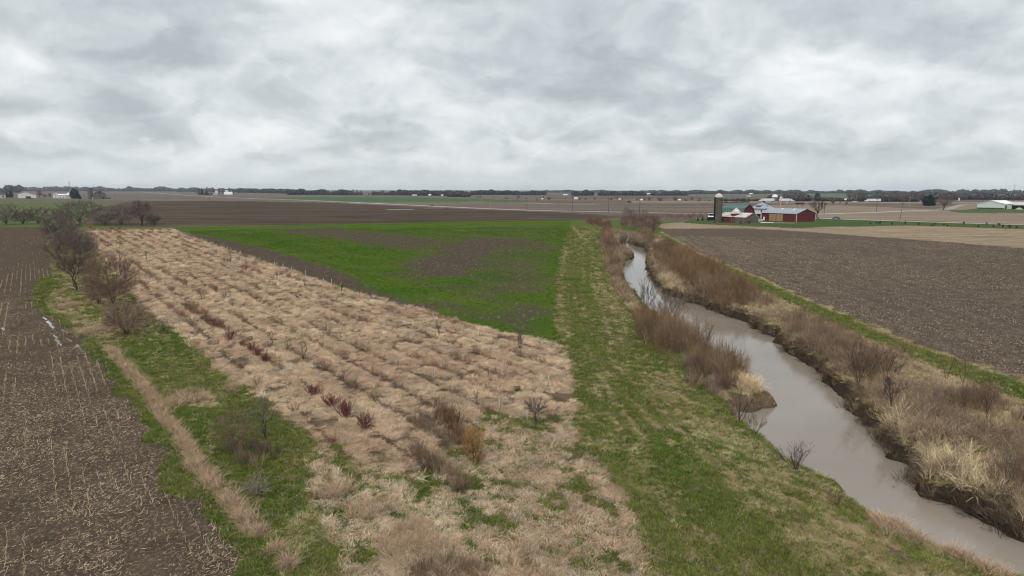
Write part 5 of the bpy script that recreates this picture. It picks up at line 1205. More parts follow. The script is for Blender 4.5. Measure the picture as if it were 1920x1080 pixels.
h_.poly(b1_[::-1]); h_.build('roof', simple('white_roof', (0.66, 0.66, 0.66), 0.6), o); MB().box(-5.2, 5.2, -6.1, -6.02, 0, 4.6).build('garage_door', simple('cream_door', (0.55, 0.53, 0.48)), o)
farm_box('cream_house', 'cream house with dark roof cut by the left edge', 'house', 1, 371.5, 16, 12, 6.6, 10, -az(1), simple('cream_wall', (0.50, 0.50, 0.47)), M_DROOF, lambda o, rf: window(o, 4, -6, 1.5, 2.5, 3.0))
o = thing('old_silo', 'roofless grey silo beside the old wooden barn on the left', 'silo', tuple(G(170, 373.2)))
MB().lathe([(4.1, -.2), (4.1, 19.5), (3.6, 19.5), (3.6, 18)], 24).build('barrel', M_GREYWOOD, o)
hp_ = MB()
for k in range(12): hp_.lathe([(4.12, 1 + k * 1.55), (4.18, 1 + k * 1.55), (4.18, 1.12 + k * 1.55), (4.12, 1.12 + k * 1.55)], 24)
hp_.build('hoops', M_HOOP, o)
def ex_barn(o, rf):
    MB().box(-10.12, -10.02, -1.2, 1.0, 8.6, 13.0).build('loft_opening', M_DARK, o); MB().box(-10.12, -10.02, -5.6, -3.6, .2, 4.2).build('doorway', M_DARK, o); MB().box(-10.12, -10.02, -1.4, .6, 4.6, 6.4).build('hay_opening', M_DARK, o)
farm_box('old_barn', 'weathered grey wooden barn with dark openings on the left', 'barn', 186.5, 373.2, 20, 18.6, 8.6, 14.4, R(90) - az(186) + R(5), M_GREYWOOD, M_DROOF, ex_barn)
farm_box('low_feed_bunk', 'low dark lean shed right of the old wooden barn', 'shed', 201.5, 372.8, 9, 4, 1.6, 2.4, -az(201), M_GREYWOOD, M_DROOF)
o = thing('milk_shed', 'tiny white shed between the old silo and barn', 'shed', tuple(G(174.8, 373.3)), -az(175))
MB().box(-1.0, 1.0, -1, 1, 0, 3.6).build('wall', M_WHITE, o); MB().prism([(-1.3, 3.6), (0, 4.4), (1.3, 3.6)], -1.3, 1.3).build('roof', M_DROOF, o)

# other far buildings: name, label, px, base py, width px, eave px, peak px, wall, roof
for nm, lab, px, py, wp, ep, pp, mw, mr in [
    ('white_shed', 'white low shed in the middle far farmstead', 428, 365.6, 13, 2.4, 4.4, M_WHITE, M_WHITE), ('farmhouse', 'pale house half hidden by trees in the middle far farmstead', 404, 365.2, 6, 2.2, 3.4, M_PALEBLUE, M_GREYROOF),
    ('farmhouse', 'white gabled house behind the bare trees of the middle far farmstead', 406, 362, 4, 3, 4.6, M_WHITE, M_SHINGLE), ('barn', 'grey roofed barn behind the middle far farmstead', 428, 362.4, 10, 3.0, 4.6, M_GREYROOF, M_PALEBLUE),
    ('far_house', 'tiny white house on the far plain above the left gravel road', 268, 357.8, 5, 1, 1.8, M_WHITE, M_WHITE), ('far_shed', 'pair of faint white sheds left of the far green strip', 630, 361.6, 8, 1, 1.8, M_WHITE, M_PALEBLUE),
    ('far_house', 'small white house before the far woods, left of the dark car', 806, 367, 4.4, 1.6, 2.8, M_WHITE, M_WHITE), ('far_house', 'faint white cottage before the far woods, right of the dark car', 829, 367.4, 4, 1.2, 2.2, M_PALEBLUE, M_WHITE),
    ('far_shed', 'long pale shed before the far woods above the dark car', 777, 366.8, 8, 0.8, 1.6, M_PALEBLUE, M_WHITE), ('far_house', 'white house before the woods between shed and cottage', 790, 366.6, 3.4, 1.4, 2.6, M_WHITE, M_WHITE),
    ('far_barn', 'white roofed barn standing among the far dark woods', 877.5, 362.4, 5.4, 1.6, 2.9, M_WHITE, M_WHITE), ('far_shed', 'white shed on the far plain beside the second utility pole', 1080, 373.4, 6, 1.6, 2.8, M_WHITE, M_WHITE),
    ('far_house', 'white cottage beside the tall roadside pole', 1203, 375.8, 4, 1.4, 2.4, M_WHITE, M_WHITE), ('far_shed', 'tiny white shed left of the tall roadside pole', 1162, 374.6, 3.6, 1, 1.8, M_WHITE, M_WHITE),
    ('far_shed', 'small white shed left of the round far bushes', 1274, 375.8, 4, 1.2, 2, M_WHITE, M_WHITE), ('far_barn', 'pale long roofed barn on the far rise', 1213, 364.6, 14, 0.8, 2.0, M_DROOF, M_PALEBLUE),
    ('far_house', 'small white house at the far left of the round bushes', 1017, 374, 2.4, 1, 1.9, M_WHITE, M_WHITE), ('far_barn', 'pale shed among the far fields above the plain road', 1060, 366.2, 8, 0.8, 1.6, M_PALEBLUE, M_WHITE),
    ('far_barn', 'white roofed building among trees at the right above the sheds', 1894, 369.5, 15, 1.6, 3.2, M_GREYWOOD, M_WHITE), ('far_barn', 'white roof at the right edge above the sheds', 1918, 369.5, 10, 1.2, 2.4, M_GREYWOOD, M_WHITE),
    ('far_shed', 'faint white sheds on the far meadow beyond the red barn', 1404, 368.4, 7, .5, 1.1, M_WHITE, M_WHITE), ('far_house', 'tiny white house in the far woods above the barn', 1408, 364.2, 5, .8, 1.6, M_WHITE, M_WHITE),
    ('far_house', 'white house in the woods right of the dark round tree', 1614, 363.6, 3, 1, 2, M_WHITE, M_WHITE), ('far_house', 'second white house in the woods right of the dark round tree', 1623, 362.6, 3, .8, 1.6, M_WHITE, M_GREYROOF)]:
    k = mppx(px, py)
    o = thing(nm, lab, 'building', tuple(G(px, py)), -az(px) + R(random.uniform(-12, 12)))
    gable(o, wp * k, min(wp * k * 0.7, 16), ep * k, pp * k, mw, mr, 0.5, th=0.3)
o = thing('storage_tank', 'white domed tank behind the farmhouse by the highway', 'tank', tuple(G(1452.5, 377.5)))
MB().lathe([(4.6, -.3), (4.6, 6.0)], 20).build('barrel', M_GREYWOOD, o); MB().lathe([(4.8, 6.0), (4.7, 7.4), (3.8, 9.2), (2.2, 10.4), (.1, 10.8)], 20).build('dome', M_WHITE, o, smooth=True)

# ------------------------------------------------------------------ roads
def strip(name, label, pts, half, z, mat, sub=40):
    P = resample(GP(pts), sub); d = np.gradient(P, axis=0); d /= np.linalg.norm(d, axis=1, keepdims=True); nrm = np.stack([-d[:, 1], d[:, 0]], 1)
    V = np.concatenate([np.c_[P + nrm * half, np.full(len(P), z)], np.c_[P - nrm * half, np.full(len(P), z)]]); k = np.arange(len(P) - 1); n = len(P)
    return tag(link(name, mesh_np(name, V, np.stack([k + n, k + n + 1, k + 1, k], 1), mat)), label, None, None, 'structure')
M_ROAD = soil_mat('gravel_road', (0.42, 0.40, 0.365), (0.36, 0.34, 0.31), (0.5, 0.48, 0.44), 0, 1, 0.4, 0.3, 0.02, 0.2)
M_ASPH = soil_mat('road_grey', (0.27, 0.26, 0.25), (0.22, 0.21, 0.2), (0.32, 0.31, 0.3), 0, 1, 0.4, 0.3, 0.02, 0.2)
strip('gravel_road', 'pale gravel road crossing the plain beyond the wheat', [(180, 357.5), (260, 359.5), (350, 366.3), (420, 370), (480, 372.6), (560, 375), (640, 378.6), (720, 382.2), (800, 386), (900, 390.8), (1000, 394.6), (1100, 397.3), (1220, 398), (1285, 399.4), (1400, 404), (1525, 409)], 4.2, 0.06, M_ROAD, 80)
strip('country_road', 'pale country road passing behind the red sheds', [(1525, 409), (1640, 413.2), (1800, 418.3), (1920, 421.7), (2500, 441)], 3.0, 0.07, M_ROAD)
strip('side_road', 'side road leading toward the highway ramp', [(1500, 402.5), (1640, 398.4), (1700, 395.6), (1770, 393.6), (1800, 391.5)], 3.4, 0.06, M_ROAD)
strip('pond_water', 'thin sheets of standing water on the far field', [(666, 380.4), (690, 380.9), (718, 381.2)], 9, 0.09, MAT['puddle'], 12)
strip('pond_water', 'flooded streak on the brown field below the gravel road', [(725, 392.6), (748, 393.0), (775, 393.2)], 3.5, 0.05, MAT['puddle'], 12)
for i, (a, b, c, d_, hw) in enumerate([(795, 390.6, 835, 390.2, 2), (985, 380.3, 1035, 381.7, 5), (1052, 382.4, 1115, 383.4, 4), (880, 378.7, 910, 378.6, 6)]):
    strip('wet_streak', 'pale wet streak on the far plain, %s from the left' % ordw(i), [(a, b), ((a + c) / 2, (b + d_) / 2 + .1), (c, d_)], hw, 0.08, M_ROAD, 8)
strip('gravel_yard', 'pale gravel yard between the farmhouse and the red machine shed', [(1418, 415.6), (1436, 417.2), (1462, 418.0), (1490, 418.4)], 1.8, 0.05, M_GRAVEL, 20)
strip('farm_drive', 'gravel drive from the country road to the farmhouse', [(1416, 414.0), (1412, 410.0), (1425, 406.5), (1450, 405.5)], 2.4, 0.05, M_GRAVEL, 20)
for i_, (a_, b_, h_, w_, l_) in enumerate([(1404, 419.0, 8, 9, 'dark bush against the grey gable of the low shed'), (1414, 416.6, 7, 7, 'low bush between the low shed and the white pickup'), (1389, 419.6, 7, 8, 'weedy bush along the front of the low shed'), (1445, 408, 14, 9, 'small bare tree behind the farmhouse'), (1409, 409.5, 9, 7, 'bush beside the farmhouse porch'), (1340, 418, 6, 7, 'weedy bush at the foot of the silo')]):
    rtree('yard_bush', l_, 'shrub', a_, b_, h_, w_, 500 + i_, B_PURP, 'bushes in the farmyard', n=90, base=.05, low=.05, bulge=.5, rt=.03)
# highway on its low bank, rising to a ramp at the right
hw_ = GP([(1180, 379.5), (1330, 379.5), (1480, 380), (1700, 381.0), (2100, 381.8)]); H2 = resample(hw_, 60)
d = np.gradient(H2, axis=0); d /= np.linalg.norm(d, axis=1, keepdims=True); nr = np.stack([-d[:, 1], d[:, 0]], 1); hz_ = 1.6
prof = [(-16, -.2), (-8, hz_), (8, hz_), (16, -.2)]
V = np.concatenate([np.c_[H2 + nr * a, np.full(len(H2), z_)] for a, z_ in prof]); n = len(H2); k = np.arange(n - 1)
F = np.concatenate([np.stack([k + j * n, k + (j + 1) * n, k + (j + 1) * n + 1, k + j * n + 1], 1)[:, ::-1] for j in range(3)])
tag(link('highway_bank', mesh_np('highway_bank', V, F, MAT['stubble_field'])), 'low grassy bank carrying the highway', None, None, 'structure')
V = np.concatenate([np.c_[H2 + nr * a, np.full(len(H2), hz_ + .05)] for a in (-7, 7)]); F = np.stack([k, k + n, k + n + 1, k + 1], 1)[:, ::-1]
tag(link('highway', mesh_np('highway', V, F, M_ASPH)), 'grey highway with trucks behind the farm', None, None, 'structure')
rp = resample(GP([(1772, 394.0), (1790, 391.5), (1806, 390.5), (1838, 390.2), (1880, 389.0), (1960, 387)]), 30); rz = np.interp(np.linspace(0, 1, 30), [0, .12, .35, 1], [0.0, .6, 3.9, 4.4])
d = np.gradient(rp, axis=0); d /= np.linalg.norm(d, axis=1, keepdims=True); nr = np.stack([-d[:, 1], d[:, 0]], 1); n = 30; k = np.arange(n - 1)
V = np.concatenate([np.c_[rp + nr * -14, 0 * rz - .2], np.c_[rp + nr * -4.5, rz], np.c_[rp + nr * 4.5, rz], np.c_[rp + nr * 14, 0 * rz - .2]]); F = np.concatenate([np.stack([k + j * n, k + (j + 1) * n, k + (j + 1) * n + 1, k + j * n + 1], 1)[:, ::-1] for j in range(3)])
tag(link('ramp_bank', mesh_np('ramp_bank', V, F, MAT['stubble_field'])), 'earth ramp of the overpass near the white shed', None, None, 'structure')
V = np.concatenate([np.c_[rp + nr * -3.6, rz + .06], np.c_[rp + nr * 3.6, rz + .06]]); F = np.stack([k, k + n, k + n + 1, k + 1], 1)[:, ::-1]
tag(link('ramp_road', mesh_np('ramp_road', V, F, M_ASPH)), 'grey road climbing the overpass ramp', None, None, 'structure')

# ------------------------------------------------------------------ vehicles, poles, signs
M_TYRE = simple('tyre_rubber', (0.02, 0.02, 0.02), 0.9); M_BLUE = simple('blue_car_paint', (0.10, 0.16, 0.27), 0.3, 0.5, 0.05); M_CARW = simple('white_car_paint', (0.70, 0.70, 0.70), 0.35, 0.5, 0.03); M_BLK = simple('black_paint', (0.02, 0.02, 0.024), 0.4, 0.5, 0.0); M_STEEL = simple('grey_steel', (0.22, 0.22, 0.23), 0.6)
def wheels(o, xs_, y_, r):
    for x_ in xs_:
        for s in (-1, 1):
            wo_ = MB().cyl((x_, s * y_ - .13, r), (x_, s * y_ + .13, r), r, n=12).build('wheel', M_TYRE, o); MB().cyl((x_, s * y_ - .15, r), (x_, s * y_ + .15, r), r * .55, n=10).build('rim', M_STEEL, wo_)
def car(name, lab, cat, px, py, rot, paint, L=4.8, pickup=False, z=0.0):
    p_ = G(px, py, z); o = thing(name, lab, cat, tuple(p_), rot)
    MB().prism([(-L / 2, .35), (-L / 2, .85), (-L / 2 + .25, .98), (L / 2 - 1.35, 1.0), (L / 2 - .1, .8), (L / 2, .6), (L / 2, .35)], -.9, .9).build('body', paint, o)
    cab = [(-.3, 1.0), (.05, 1.75), (1.0, 1.75), (1.5, 1.0)] if pickup else [(-L / 2 + .35, .98), (-L / 2 + .95, 1.5), (.6, 1.52), (1.35, 1.0)]
    MB().prism(cab, -.78, .78).build('cabin', M_GLASS, o); MB().prism([(cab[1][0], cab[1][1] - .02), (cab[2][0], cab[2][1] - .02), (cab[2][0] - .05, cab[2][1] + .06), (cab[1][0] + .05, cab[1][1] + .06)], -.74, .74).build('roof', paint, o)
    wheels(o, (-L / 2 + .95, L / 2 - .95), .82, .34)
    for s in (-.6, .6): MB().box(L / 2 - .03, L / 2 + .03, s - .18, s + .18, .62, .78).build('headlight', M_WHITE, o)
    return o
rd = math.atan2(*(G(1640, 413.2)[:2] - G(1525, 409)[:2])[::-1])
car('blue_car', 'blue grey car driving on the country road', 'car', 1568, 410.6, rd + math.pi, M_BLUE, 5.2, z=0.07)
car('white_pickup', 'white pickup parked between low shed and farmhouse', 'pickup', 1424.5, 414.6, R(200), M_CARW, 5.6, True)
rd2 = math.atan2(*(G(900, 390.8)[:2] - G(800, 386)[:2])[::-1])
car('dark_car', 'dark car on the far gravel road', 'car', 811, 386.2, rd2, M_BLK, 5.4, z=0.06)
car('dark_pickup', 'black pickup in front of the broad white shed', 'pickup', 54, 372.6, R(30), M_BLK, 6.5, True); car('dark_pickup', 'second black pickup, right of the first at the white shed', 'pickup', 61, 372.9, R(25), M_BLK, 6.5, True)
hr = math.atan2(*(G(1700, 381)[:2] - G(1480, 380)[:2])[::-1])
def semi(lab, px, py, flip, mt):
    p_ = G(px, py, hz_ + .05); o = thing('semi_truck', lab, 'truck', tuple(p_), hr + (math.pi if flip else 0), 'white trucks on the highway')
    MB().box(-10.2, 4.4, -1.3, 1.3, 1.15, 4.35).build('trailer', mt, o)
    MB().prism([(5.3, .8), (5.3, 4.1), (6.6, 4.0), (7.5, 2.9), (7.8, 2.2), (10.2, 1.9), (10.3, .8)], -1.2, 1.2).build('cab', M_CARW, o); MB().box(-9.8, 10, -.5, .5, .6, 1.1).build('chassis', M_STEEL, o)
    MB().prism([(7.3, 2.3), (6.75, 3.6), (7.05, 3.35), (7.6, 2.3)], -1.22, 1.22).build('windscreen', M_GLASS, o); wheels(o, (-9.2, -8.0, 4.0, 5.3, 9.2), 1.1, .5)
semi('white semi truck on the highway above the red machine shed', 1475, 378.2, False, M_CARW)
semi('white semi truck on the highway heading left before the bare trees', 1636, 378.6, True, M_CARW)
semi('white truck half hidden behind the farmhouse roof', 1437, 378.1, True, M_CARW)
car('white_van', 'small white van on the highway between the two trucks', 'van', 1603, 378.7, hr, M_CARW, 6.4, z=hz_ + .05); car('white_van', 'white van at the far end of the highway line', 'van', 1441, 379.4, hr + math.pi, M_CARW, 5.6, z=hz_ + .05)
M_POLE = simple('dark_pole_wood', (0.075, 0.060, 0.052), 0.95); M_POLE2 = simple('pale_pole', (0.30, 0.275, 0.25), 0.9); M_INS = simple('insulator', (0.35, 0.36, 0.36), 0.4)
PG = 'utility poles across the plain'
for px, py, top, tilt, mt, r, lab in [(1073, 396.5, 369.5, 0, M_POLE, .17, 'utility pole left of the stream head, crossarm on top'), (1141, 399, 371, 0, M_POLE, .18, 'utility pole just right of the green path end'), (1199, 403.5, 369, .01, M_POLE, .22, 'thick dark utility pole right above the stream'),
        (919.5, 391.8, 374.5, 0, M_POLE2, .17, 'thin pale pole on the far gravel road'), (988, 394, 376, 0, M_POLE, .12, 'faint pole right of the thin pale pole'), (1306.5, 412, 374, 0, M_POLE2, .12, 'faint pale pole left of the silo'), (1545, 401.5, 372, 0, M_POLE, .2, 'dark pole right of the bare tree at the red shed'),
        (1643, 397.5, 376, 0, M_POLE, .17, 'dark pole below the second white truck'), (1687, 413.8, 384, .09, M_POLE, .15, 'leaning pole beside the country road'), (1704.5, 395, 372.6, 0, M_POLE2, .22, 'pale pole with crossarm at the side road'), (393, 376, 367, 0, M_POLE, .15, 'pole before the middle far farmstead'),
        (540, 375, 363, 0, M_POLE, .15, 'faint pole left of the far green strip'), (604, 377, 366, 0, M_POLE, .15, 'faint pole at the left of the far green strip near the road'), (332, 371.5, 366, 0, M_POLE, .15, 'short pole left of the middle far farmstead'), (216, 373, 360, 0, M_POLE, .15, 'thin pole right of the old wooden barn'), (1900, 380, 353.3, 0, M_POLE, .26, 'tall pole with wide crossarm at the right edge'), (1603.5, 398, 368.5, 0, M_POLE2, .12, 'faint pale pole above the white van')]:
    k = mppx(px, py); h_ = (py - top) * k; o = thing('utility_pole', lab, 'pole', tuple(G(px, py)), -az(px), PG); o.rotation_euler = (0, tilt, -az(px))
    MB().cyl((0, 0, -.3), (0, 0, h_), r, r * .7, 8).build('pole', mt, o)
    if px not in (919.5, 1603.5, 216): MB().box(-1.2 if px < 1800 else -2.4, 1.2 if px < 1800 else 2.4, -.08, .08, h_ - .75, h_ - .55).build('crossarm', mt, o); [MB().cyl((x_, 0, h_ - .55), (x_, 0, h_ - .3), .06, n=6).build('insulator', M_INS, o) for x_ in (-1, 0.4, 1)]
# signs
k = mppx(1463, 398); o = thing('sign_post', 'white topped sign post behind the red shed roof', 'sign', tuple(G(1463, 398)), -az(1463))
MB().cyl((0, 0, -.3), (0, 0, 26 * k), .32, n=8).build('post', M_TRIM, o); MB().box(-.9, .9, -.25, .25, 24 * k, 27 * k).build('panel', M_WHITE, o)
k = mppx(1499.5, 388); o = thing('billboard', 'black backed billboard right of the white semi truck', 'billboard', tuple(G(1499.5, 388)), -az(1499))
MB().box(-7.4 * k, 7.4 * k, -.3, .3, 4.4 * k, 7.6 * k).build('panel', M_BLK, o); [MB().cyl((x_ * k, .2, -.2), (x_ * k, .2, 4.4 * k), .2, n=6).build('post', M_POLE, o) for x_ in (-4, 4)]
k = mppx(1475, 384); o = thing('sign_post', 'small pale sign below the white semi truck', 'sign', tuple(G(1475, 384)), -az(1475)); MB().cyl((0, 0, -.2), (0, 0, 4 * k), .15, n=6).build('post', M_TRIM, o); MB().box(-1.3, 1.3, -.1, .1, 2.5 * k, 5 * k).build('panel', M_TRIM, o)
k = mppx(1585, 379); o = thing('sign_post', 'small white road sign left of the white van', 'sign', tuple(G(1585, 379)), -az(1585)); MB().cyl((0, 0, -.2), (0, 0, 4 * k), .15, n=6).build('post', M_STEEL, o); MB().box(-2 * k, 2 * k, -.1, .1, 3.4 * k, 6 * k).build('panel', M_WHITE, o)
k = mppx(1798, 377); o = thing('sign_post', 'narrow white sign at the highway near the ramp', 'sign', tuple(G(1798, 377)), -az(1798)); MB().box(-.9 * k, .9 * k, -.15, .15, .8 * k, 5 * k).build('panel', M_WHITE, o); MB().cyl((0, .2, -.2), (0, .2, 2 * k), .2, n=6).build('post', M_STEEL, o)
for px, top, D_, lab in ((131, 343, 2600, 'thin radio mast rising above the left farmstead'), (992, 346.5, 5200, 'faint tall mast on the horizon right of centre')):
    p_ = G(px, 355 + 18 * F_PX / D_ - (1.6 if px < 500 else 0)); o = thing('radio_mast', lab, 'mast', tuple(p_), 0); D2 = np.linalg.norm(p_[:2]); h_ = H_CAM + (355 - (1.6 if px < 500 else 0) - top) * D2 / F_PX
    MB().cyl((0, 0, -.3), (0, 0, h_), .9 if px < 500 else 1.1, .7, 6).build('pole', M_STEEL, o); [MB().box(-3.4 * q, 3.4 * q, -.4, .4, h_ * f, h_ * f + 1.4).build('antenna', M_STEEL, o) for f, q in ((.97, 1), (.86, .5))]
o = thing('white_board', 'long white plank stack on the lawn before the farmhouse', 'planks', tuple(G(1438, 418.3)), FROT + R(60)); MB().box(-3.4, 3.4, -.5, .5, .1, .45).build('stack', M_WHITE, o); MB().box(-3.2, 3.2, -.4, .4, -.1, .1).build('skid', M_GREYWOOD, o)

# conifers
M_CON = veg_mat('conifer_needles', (0.018, 0.032, 0.024), False, 0.5)
def conifer(px, py, hp, wp, lab, name='conifer', group=None, shape=1.0, mat=None):
    k = mppx(px, py); h, r = hp * k, wp * k / 2; g = np.random.default_rng(int(px * 13)); o = thing(name, lab, 'tree', tuple(G(px, py)), 0, group)
    V, F = seg_tubes([(0, 0, -.3)], [(0, 0, h * .9)], [r * .12], [r * .03], 6); link('trunk', mesh_np('trunk', V, F, B_DARK), o)
    n = 420; zf = g.uniform(0.04, 1, n) ** 0.8; rad_ = r * ((1 - zf) ** shape if shape >= 0.9 else np.sqrt(np.clip(1 - (2 * zf - 1) ** 2, 0, 1))) * g.uniform(.75, 1.12, n) + r * .05; th = g.uniform(0, 6.28, n); f0 = g.uniform(0.05, .5, n)
    s_ = r * .28 + .2
    a0 = np.stack([np.cos(th) * rad_ * f0, np.sin(th) * rad_ * f0, h * zf], 1); a1 = np.stack([np.cos(th) * rad_, np.sin(th) * rad_, h * zf - rad_ * .25], 1)
    sd_ = np.stack([-np.sin(th), np.cos(th), g.normal(0, .5, n)], 1) * s_ * .5
    V = np.stack([a0 - sd_, a1 - sd_ * .6, a1 + sd_ * .6, a0 + sd_], 1).reshape(-1, 3); link('crown', mesh_np('crown', V, np.arange(n * 4).reshape(-1, 4), mat or M_CON), o)
for a in [(140, 372.6, 15.2, 13, 'tallest dark evergreen left of the old silo', .8), (147, 372.8, 13, 9, 'dark evergreen leaning against the tallest one', 1.0), (137, 372.4, 13, 6, 'slim dark evergreen right of the white garage', 1.0), (150.5, 373, 7, 5, 'small dark evergreen at the right end of the group', 1.0),
          (11.5, 370.4, 8, 7.5, 'dark round evergreen left of the broad white shed', .8), (20.5, 370.2, 8.4, 7, 'second dark round evergreen left of the broad white shed', .8), (373, 365, 9.2, 5, 'left spruce of the middle far farmstead', 1.0), (379, 365.4, 12, 8, 'tallest spruce of the middle far farmstead', 1.0), (387.5, 365.6, 5.6, 8, 'low round evergreen in the middle far farmstead', .8), (396, 365.4, 6.4, 4, 'small spruce right of the low round evergreen', 1.0),
          (1532.5, 370, 8, 9, 'dark round evergreen on the far meadow above the red shed', .8), (1742, 386, 17, 20, 'broad dark evergreen by the side road', .8), (1308.5, 414, 6.4, 4.4, 'small conifer on the lawn left of the silo', 1.0), (1317, 413.6, 7, 4.6, 'second small conifer on the lawn, nearer the silo', 1.0), (1328, 413.2, 5, 5, 'dark round bush on the lawn beside the lean-to', .8), (944, 362, 3.4, 6, 'dark evergreen clump on the horizon woods', .8)]:
    conifer(*a[:5], shape=a[5], group='dark evergreens')
# ditch bushes along the country road
dbs = [(1632, 420), (1643, 419), (1650, 420.5), (1672, 421.5), (1697, 421.5), (1722, 423), (1747, 424.2), (1752, 423), (1769, 422.5), (1776, 425), (1807, 421.5), (1834, 426), (1850, 422.4), (1862, 427.4), (1873, 423), (1880, 427), (1893, 428), (1906, 427.6)]
for i, (px, py) in enumerate(dbs):
    bare_tree('ditch_bush', 'dark small bush in the roadside ditch, %s from the left' % ordw(i), 'shrub', px, py, random.uniform(3, 6.5), 300 + i, B_DARK, B_DARK, 'bushes in the roadside ditch', random.uniform(3, 6), stems=7, lean=(.1, .9), r0=.05, levels=2, kids=(5, 7), ratio=(.3, .5), angle=(.3, .7), rmin=.05, cap=200)
# far bare trees one can tell apart
def protos(n0, cnt, h, w, rt, **kw):
    out = []
    for k in range(cnt):
        S = crown_tree(n0 + k, h, w, rt=rt, **kw); parts = []
        for nm, sel, mt in (('trunk', lambda l: l == 0, B_DARK), ('crown', lambda l: l > 0, B_PURP if h > 6 else B_GREY)):
            T = [q for q in S if sel(q[4])]
            if T: parts.append((nm, mesh_np(nm, *seg_tubes([q[0] for q in T], [q[1] for q in T], [q[2] for q in T], [q[3] for q in T], 3), mt)))
        out.append(parts)
    return out
tproto = protos(900, 7, 10.0, 9.0, .055, n=110, base=.22, low=.26, bulge=.5, tw=6, tl=.12, rmax=.3)
bproto = protos(950, 4, 5.0, 6.0, .045, n=80, base=.05, low=.05, bulge=.5, tw=6, tl=.13, rmax=.15)
def far_tree(px, py, hp, wp, lab, group, isb):
    k = mppx(px, py); o = thing('far_bush' if isb else 'far_tree', lab, 'bush' if isb else 'tree', tuple(G(px, py)), random.uniform(0, 6), group)
    for nm, me in random.choice(bproto if isb else tproto): link(nm, me, o)
    H0, W0 = (5.0, 6.0) if isb else (10.0, 9.0); o.scale = (wp * k / W0, wp * k / W0, hp * k / H0)
rtree('farm_tree', 'tall bare tree at the right end of the red machine shed', 'tree', 1532, 411.5, 40, 30, 77, B_DARK, None, n=160, base=.30, low=.35, bulge=.5, tw=5, rmax=.3, rt=.035)
rtree('farm_tree', 'wide dark bare tree by the overpass ramp', 'tree', 1769, 393.6, 22, 27, 78, B_PURP, None, n=220, base=.25, low=.3, bulge=.5, tw=6, rmax=.4, rt=.055)
rows = {'bushes on the far plain right of centre': [(1007, 377, 4.4, 4), (1029, 374.6, 5.6, 10), (1060, 372.4, 3, 3), (1087, 376, 6, 5), (1098, 374.4, 3.6, 6), (1115, 374.4, 4.4, 6), (1146, 375.6, 5, 6), (1167, 375, 5, 3), (1238, 377.6, 8, 12), (1286, 379, 7, 8), (1330, 378.4, 3.6, 5), (1322, 378.4, 3.4, 3), (1310, 379, 8.4, 10), (896, 371.6, 5, 3.4), (900.5, 371.6, 4.6, 4), (889, 371, 2.6, 2), (949, 373, 3, 10), (987, 373.4, 3, 4), (964.6, 378.6, 2.6, 2.2), (971, 378.4, 2.8, 2.4), (1400, 380, 6, 8), (1360, 377, 5, 8)],
        'single trees on the far plain': [(972, 372.6, 6.4, 8), (1019, 374.2, 7, 2.4), (1157, 375, 7, 6), (1194, 377.6, 6, 4), (1208, 377.4, 8, 6), (1217, 378, 9, 8), (1266, 378.2, 9.6, 11), (1297, 376.8, 8, 8), (925, 372.8, 4, 2), (883, 369.6, 4, 3), (1562, 384, 10, 11), (1587, 384.6, 6, 6), (1575, 383.6, 7, 3), (75, 371, 13, 9), (94, 371, 8, 6), (84, 371.2, 6, 7)],
        'bare trees beside the highway': [(1445, 376.5, 10, 10), (1470, 377, 15, 12), (1480, 377.5, 14, 12), (1488, 377, 17, 13), (1497, 377.6, 18, 14), (1506, 377.6, 17, 13), (1515, 377.8, 12, 10), (1460, 377, 12, 9), (1592, 378, 20, 12), (1602, 377.8, 16, 11), (1612, 378, 18, 12), (1622, 378, 15, 11), (1655, 379, 14, 12), (1668, 379, 16, 12), (1680, 379, 17, 13), (1692, 379, 17, 12), (1702, 379, 14, 12), (1648, 379, 12, 9), (1725, 376, 12, 14), (1790, 376.4, 14, 14), (1806, 376.4, 13, 14)],
        'bare trees of the middle far farmstead': [(389, 365, 14, 7), (400, 365.4, 14, 6), (411, 366.2, 13, 5), (417, 365.8, 9, 5), (431, 364.4, 12, 8), (437.6, 366.4, 11, 5), (368, 364, 7, 5)],
        'trees standing above the far woods': [(662, 364, 10, 5), (669, 364, 9, 4), (677, 364.4, 8, 4), (700, 364.6, 7, 8), (718, 364.6, 9, 9), (735, 364.6, 7, 5), (645, 366, 7, 5), (1026, 361, 4, 5)]}
for gname, lst in rows.items():
    lst.sort()
    for i, a in enumerate(lst):
        far_tree(*a, lab='bare %s, %s from the left of the %s' % ('bush' if 'bush' in gname else 'tree', ordw(i), gname.split(' ', 1)[1] if gname.startswith('single') else gname), group=gname, isb='bush' in gname)

# far woods along the horizon: masses of crowns
M_WOOD = veg_mat('wood_crowns', None, True, 0.35)
def crown_blob(seed):
    g = np.random.default_rng(seed); n = 46; u = g.normal(size=(n, 3)); u /= np.linalg.norm(u, axis=1, keepdims=True); c = u * g.uniform(.35, 1, (n, 1)) * np.array([.5, .5, .45]) + np.array([0, 0, .55])
    a = g.normal(size=(n, 3)); a /= np.linalg.norm(a, axis=1, keepdims=True); b = np.cross(a, u); s_ = g.uniform(.07, .2, (n, 1)); a *= s_; b *= s_
    V = np.stack([c - a - b, c + a - b * .6, c + a * .7 + b, c - a * .8 + b], 1).reshape(-1, 3); F = np.arange(n * 4).reshape(-1, 4)
    V2, F2 = seg_tubes([(0, 0, 0)], [(0, 0, .6)], [.035], [.02], 4); return np.r_[V, V2], np.r_[F, F2 + len(V)]
WOOD = proto_coll('wood_crown', [crown_blob(k) for k in range(6)], M_WOOD)
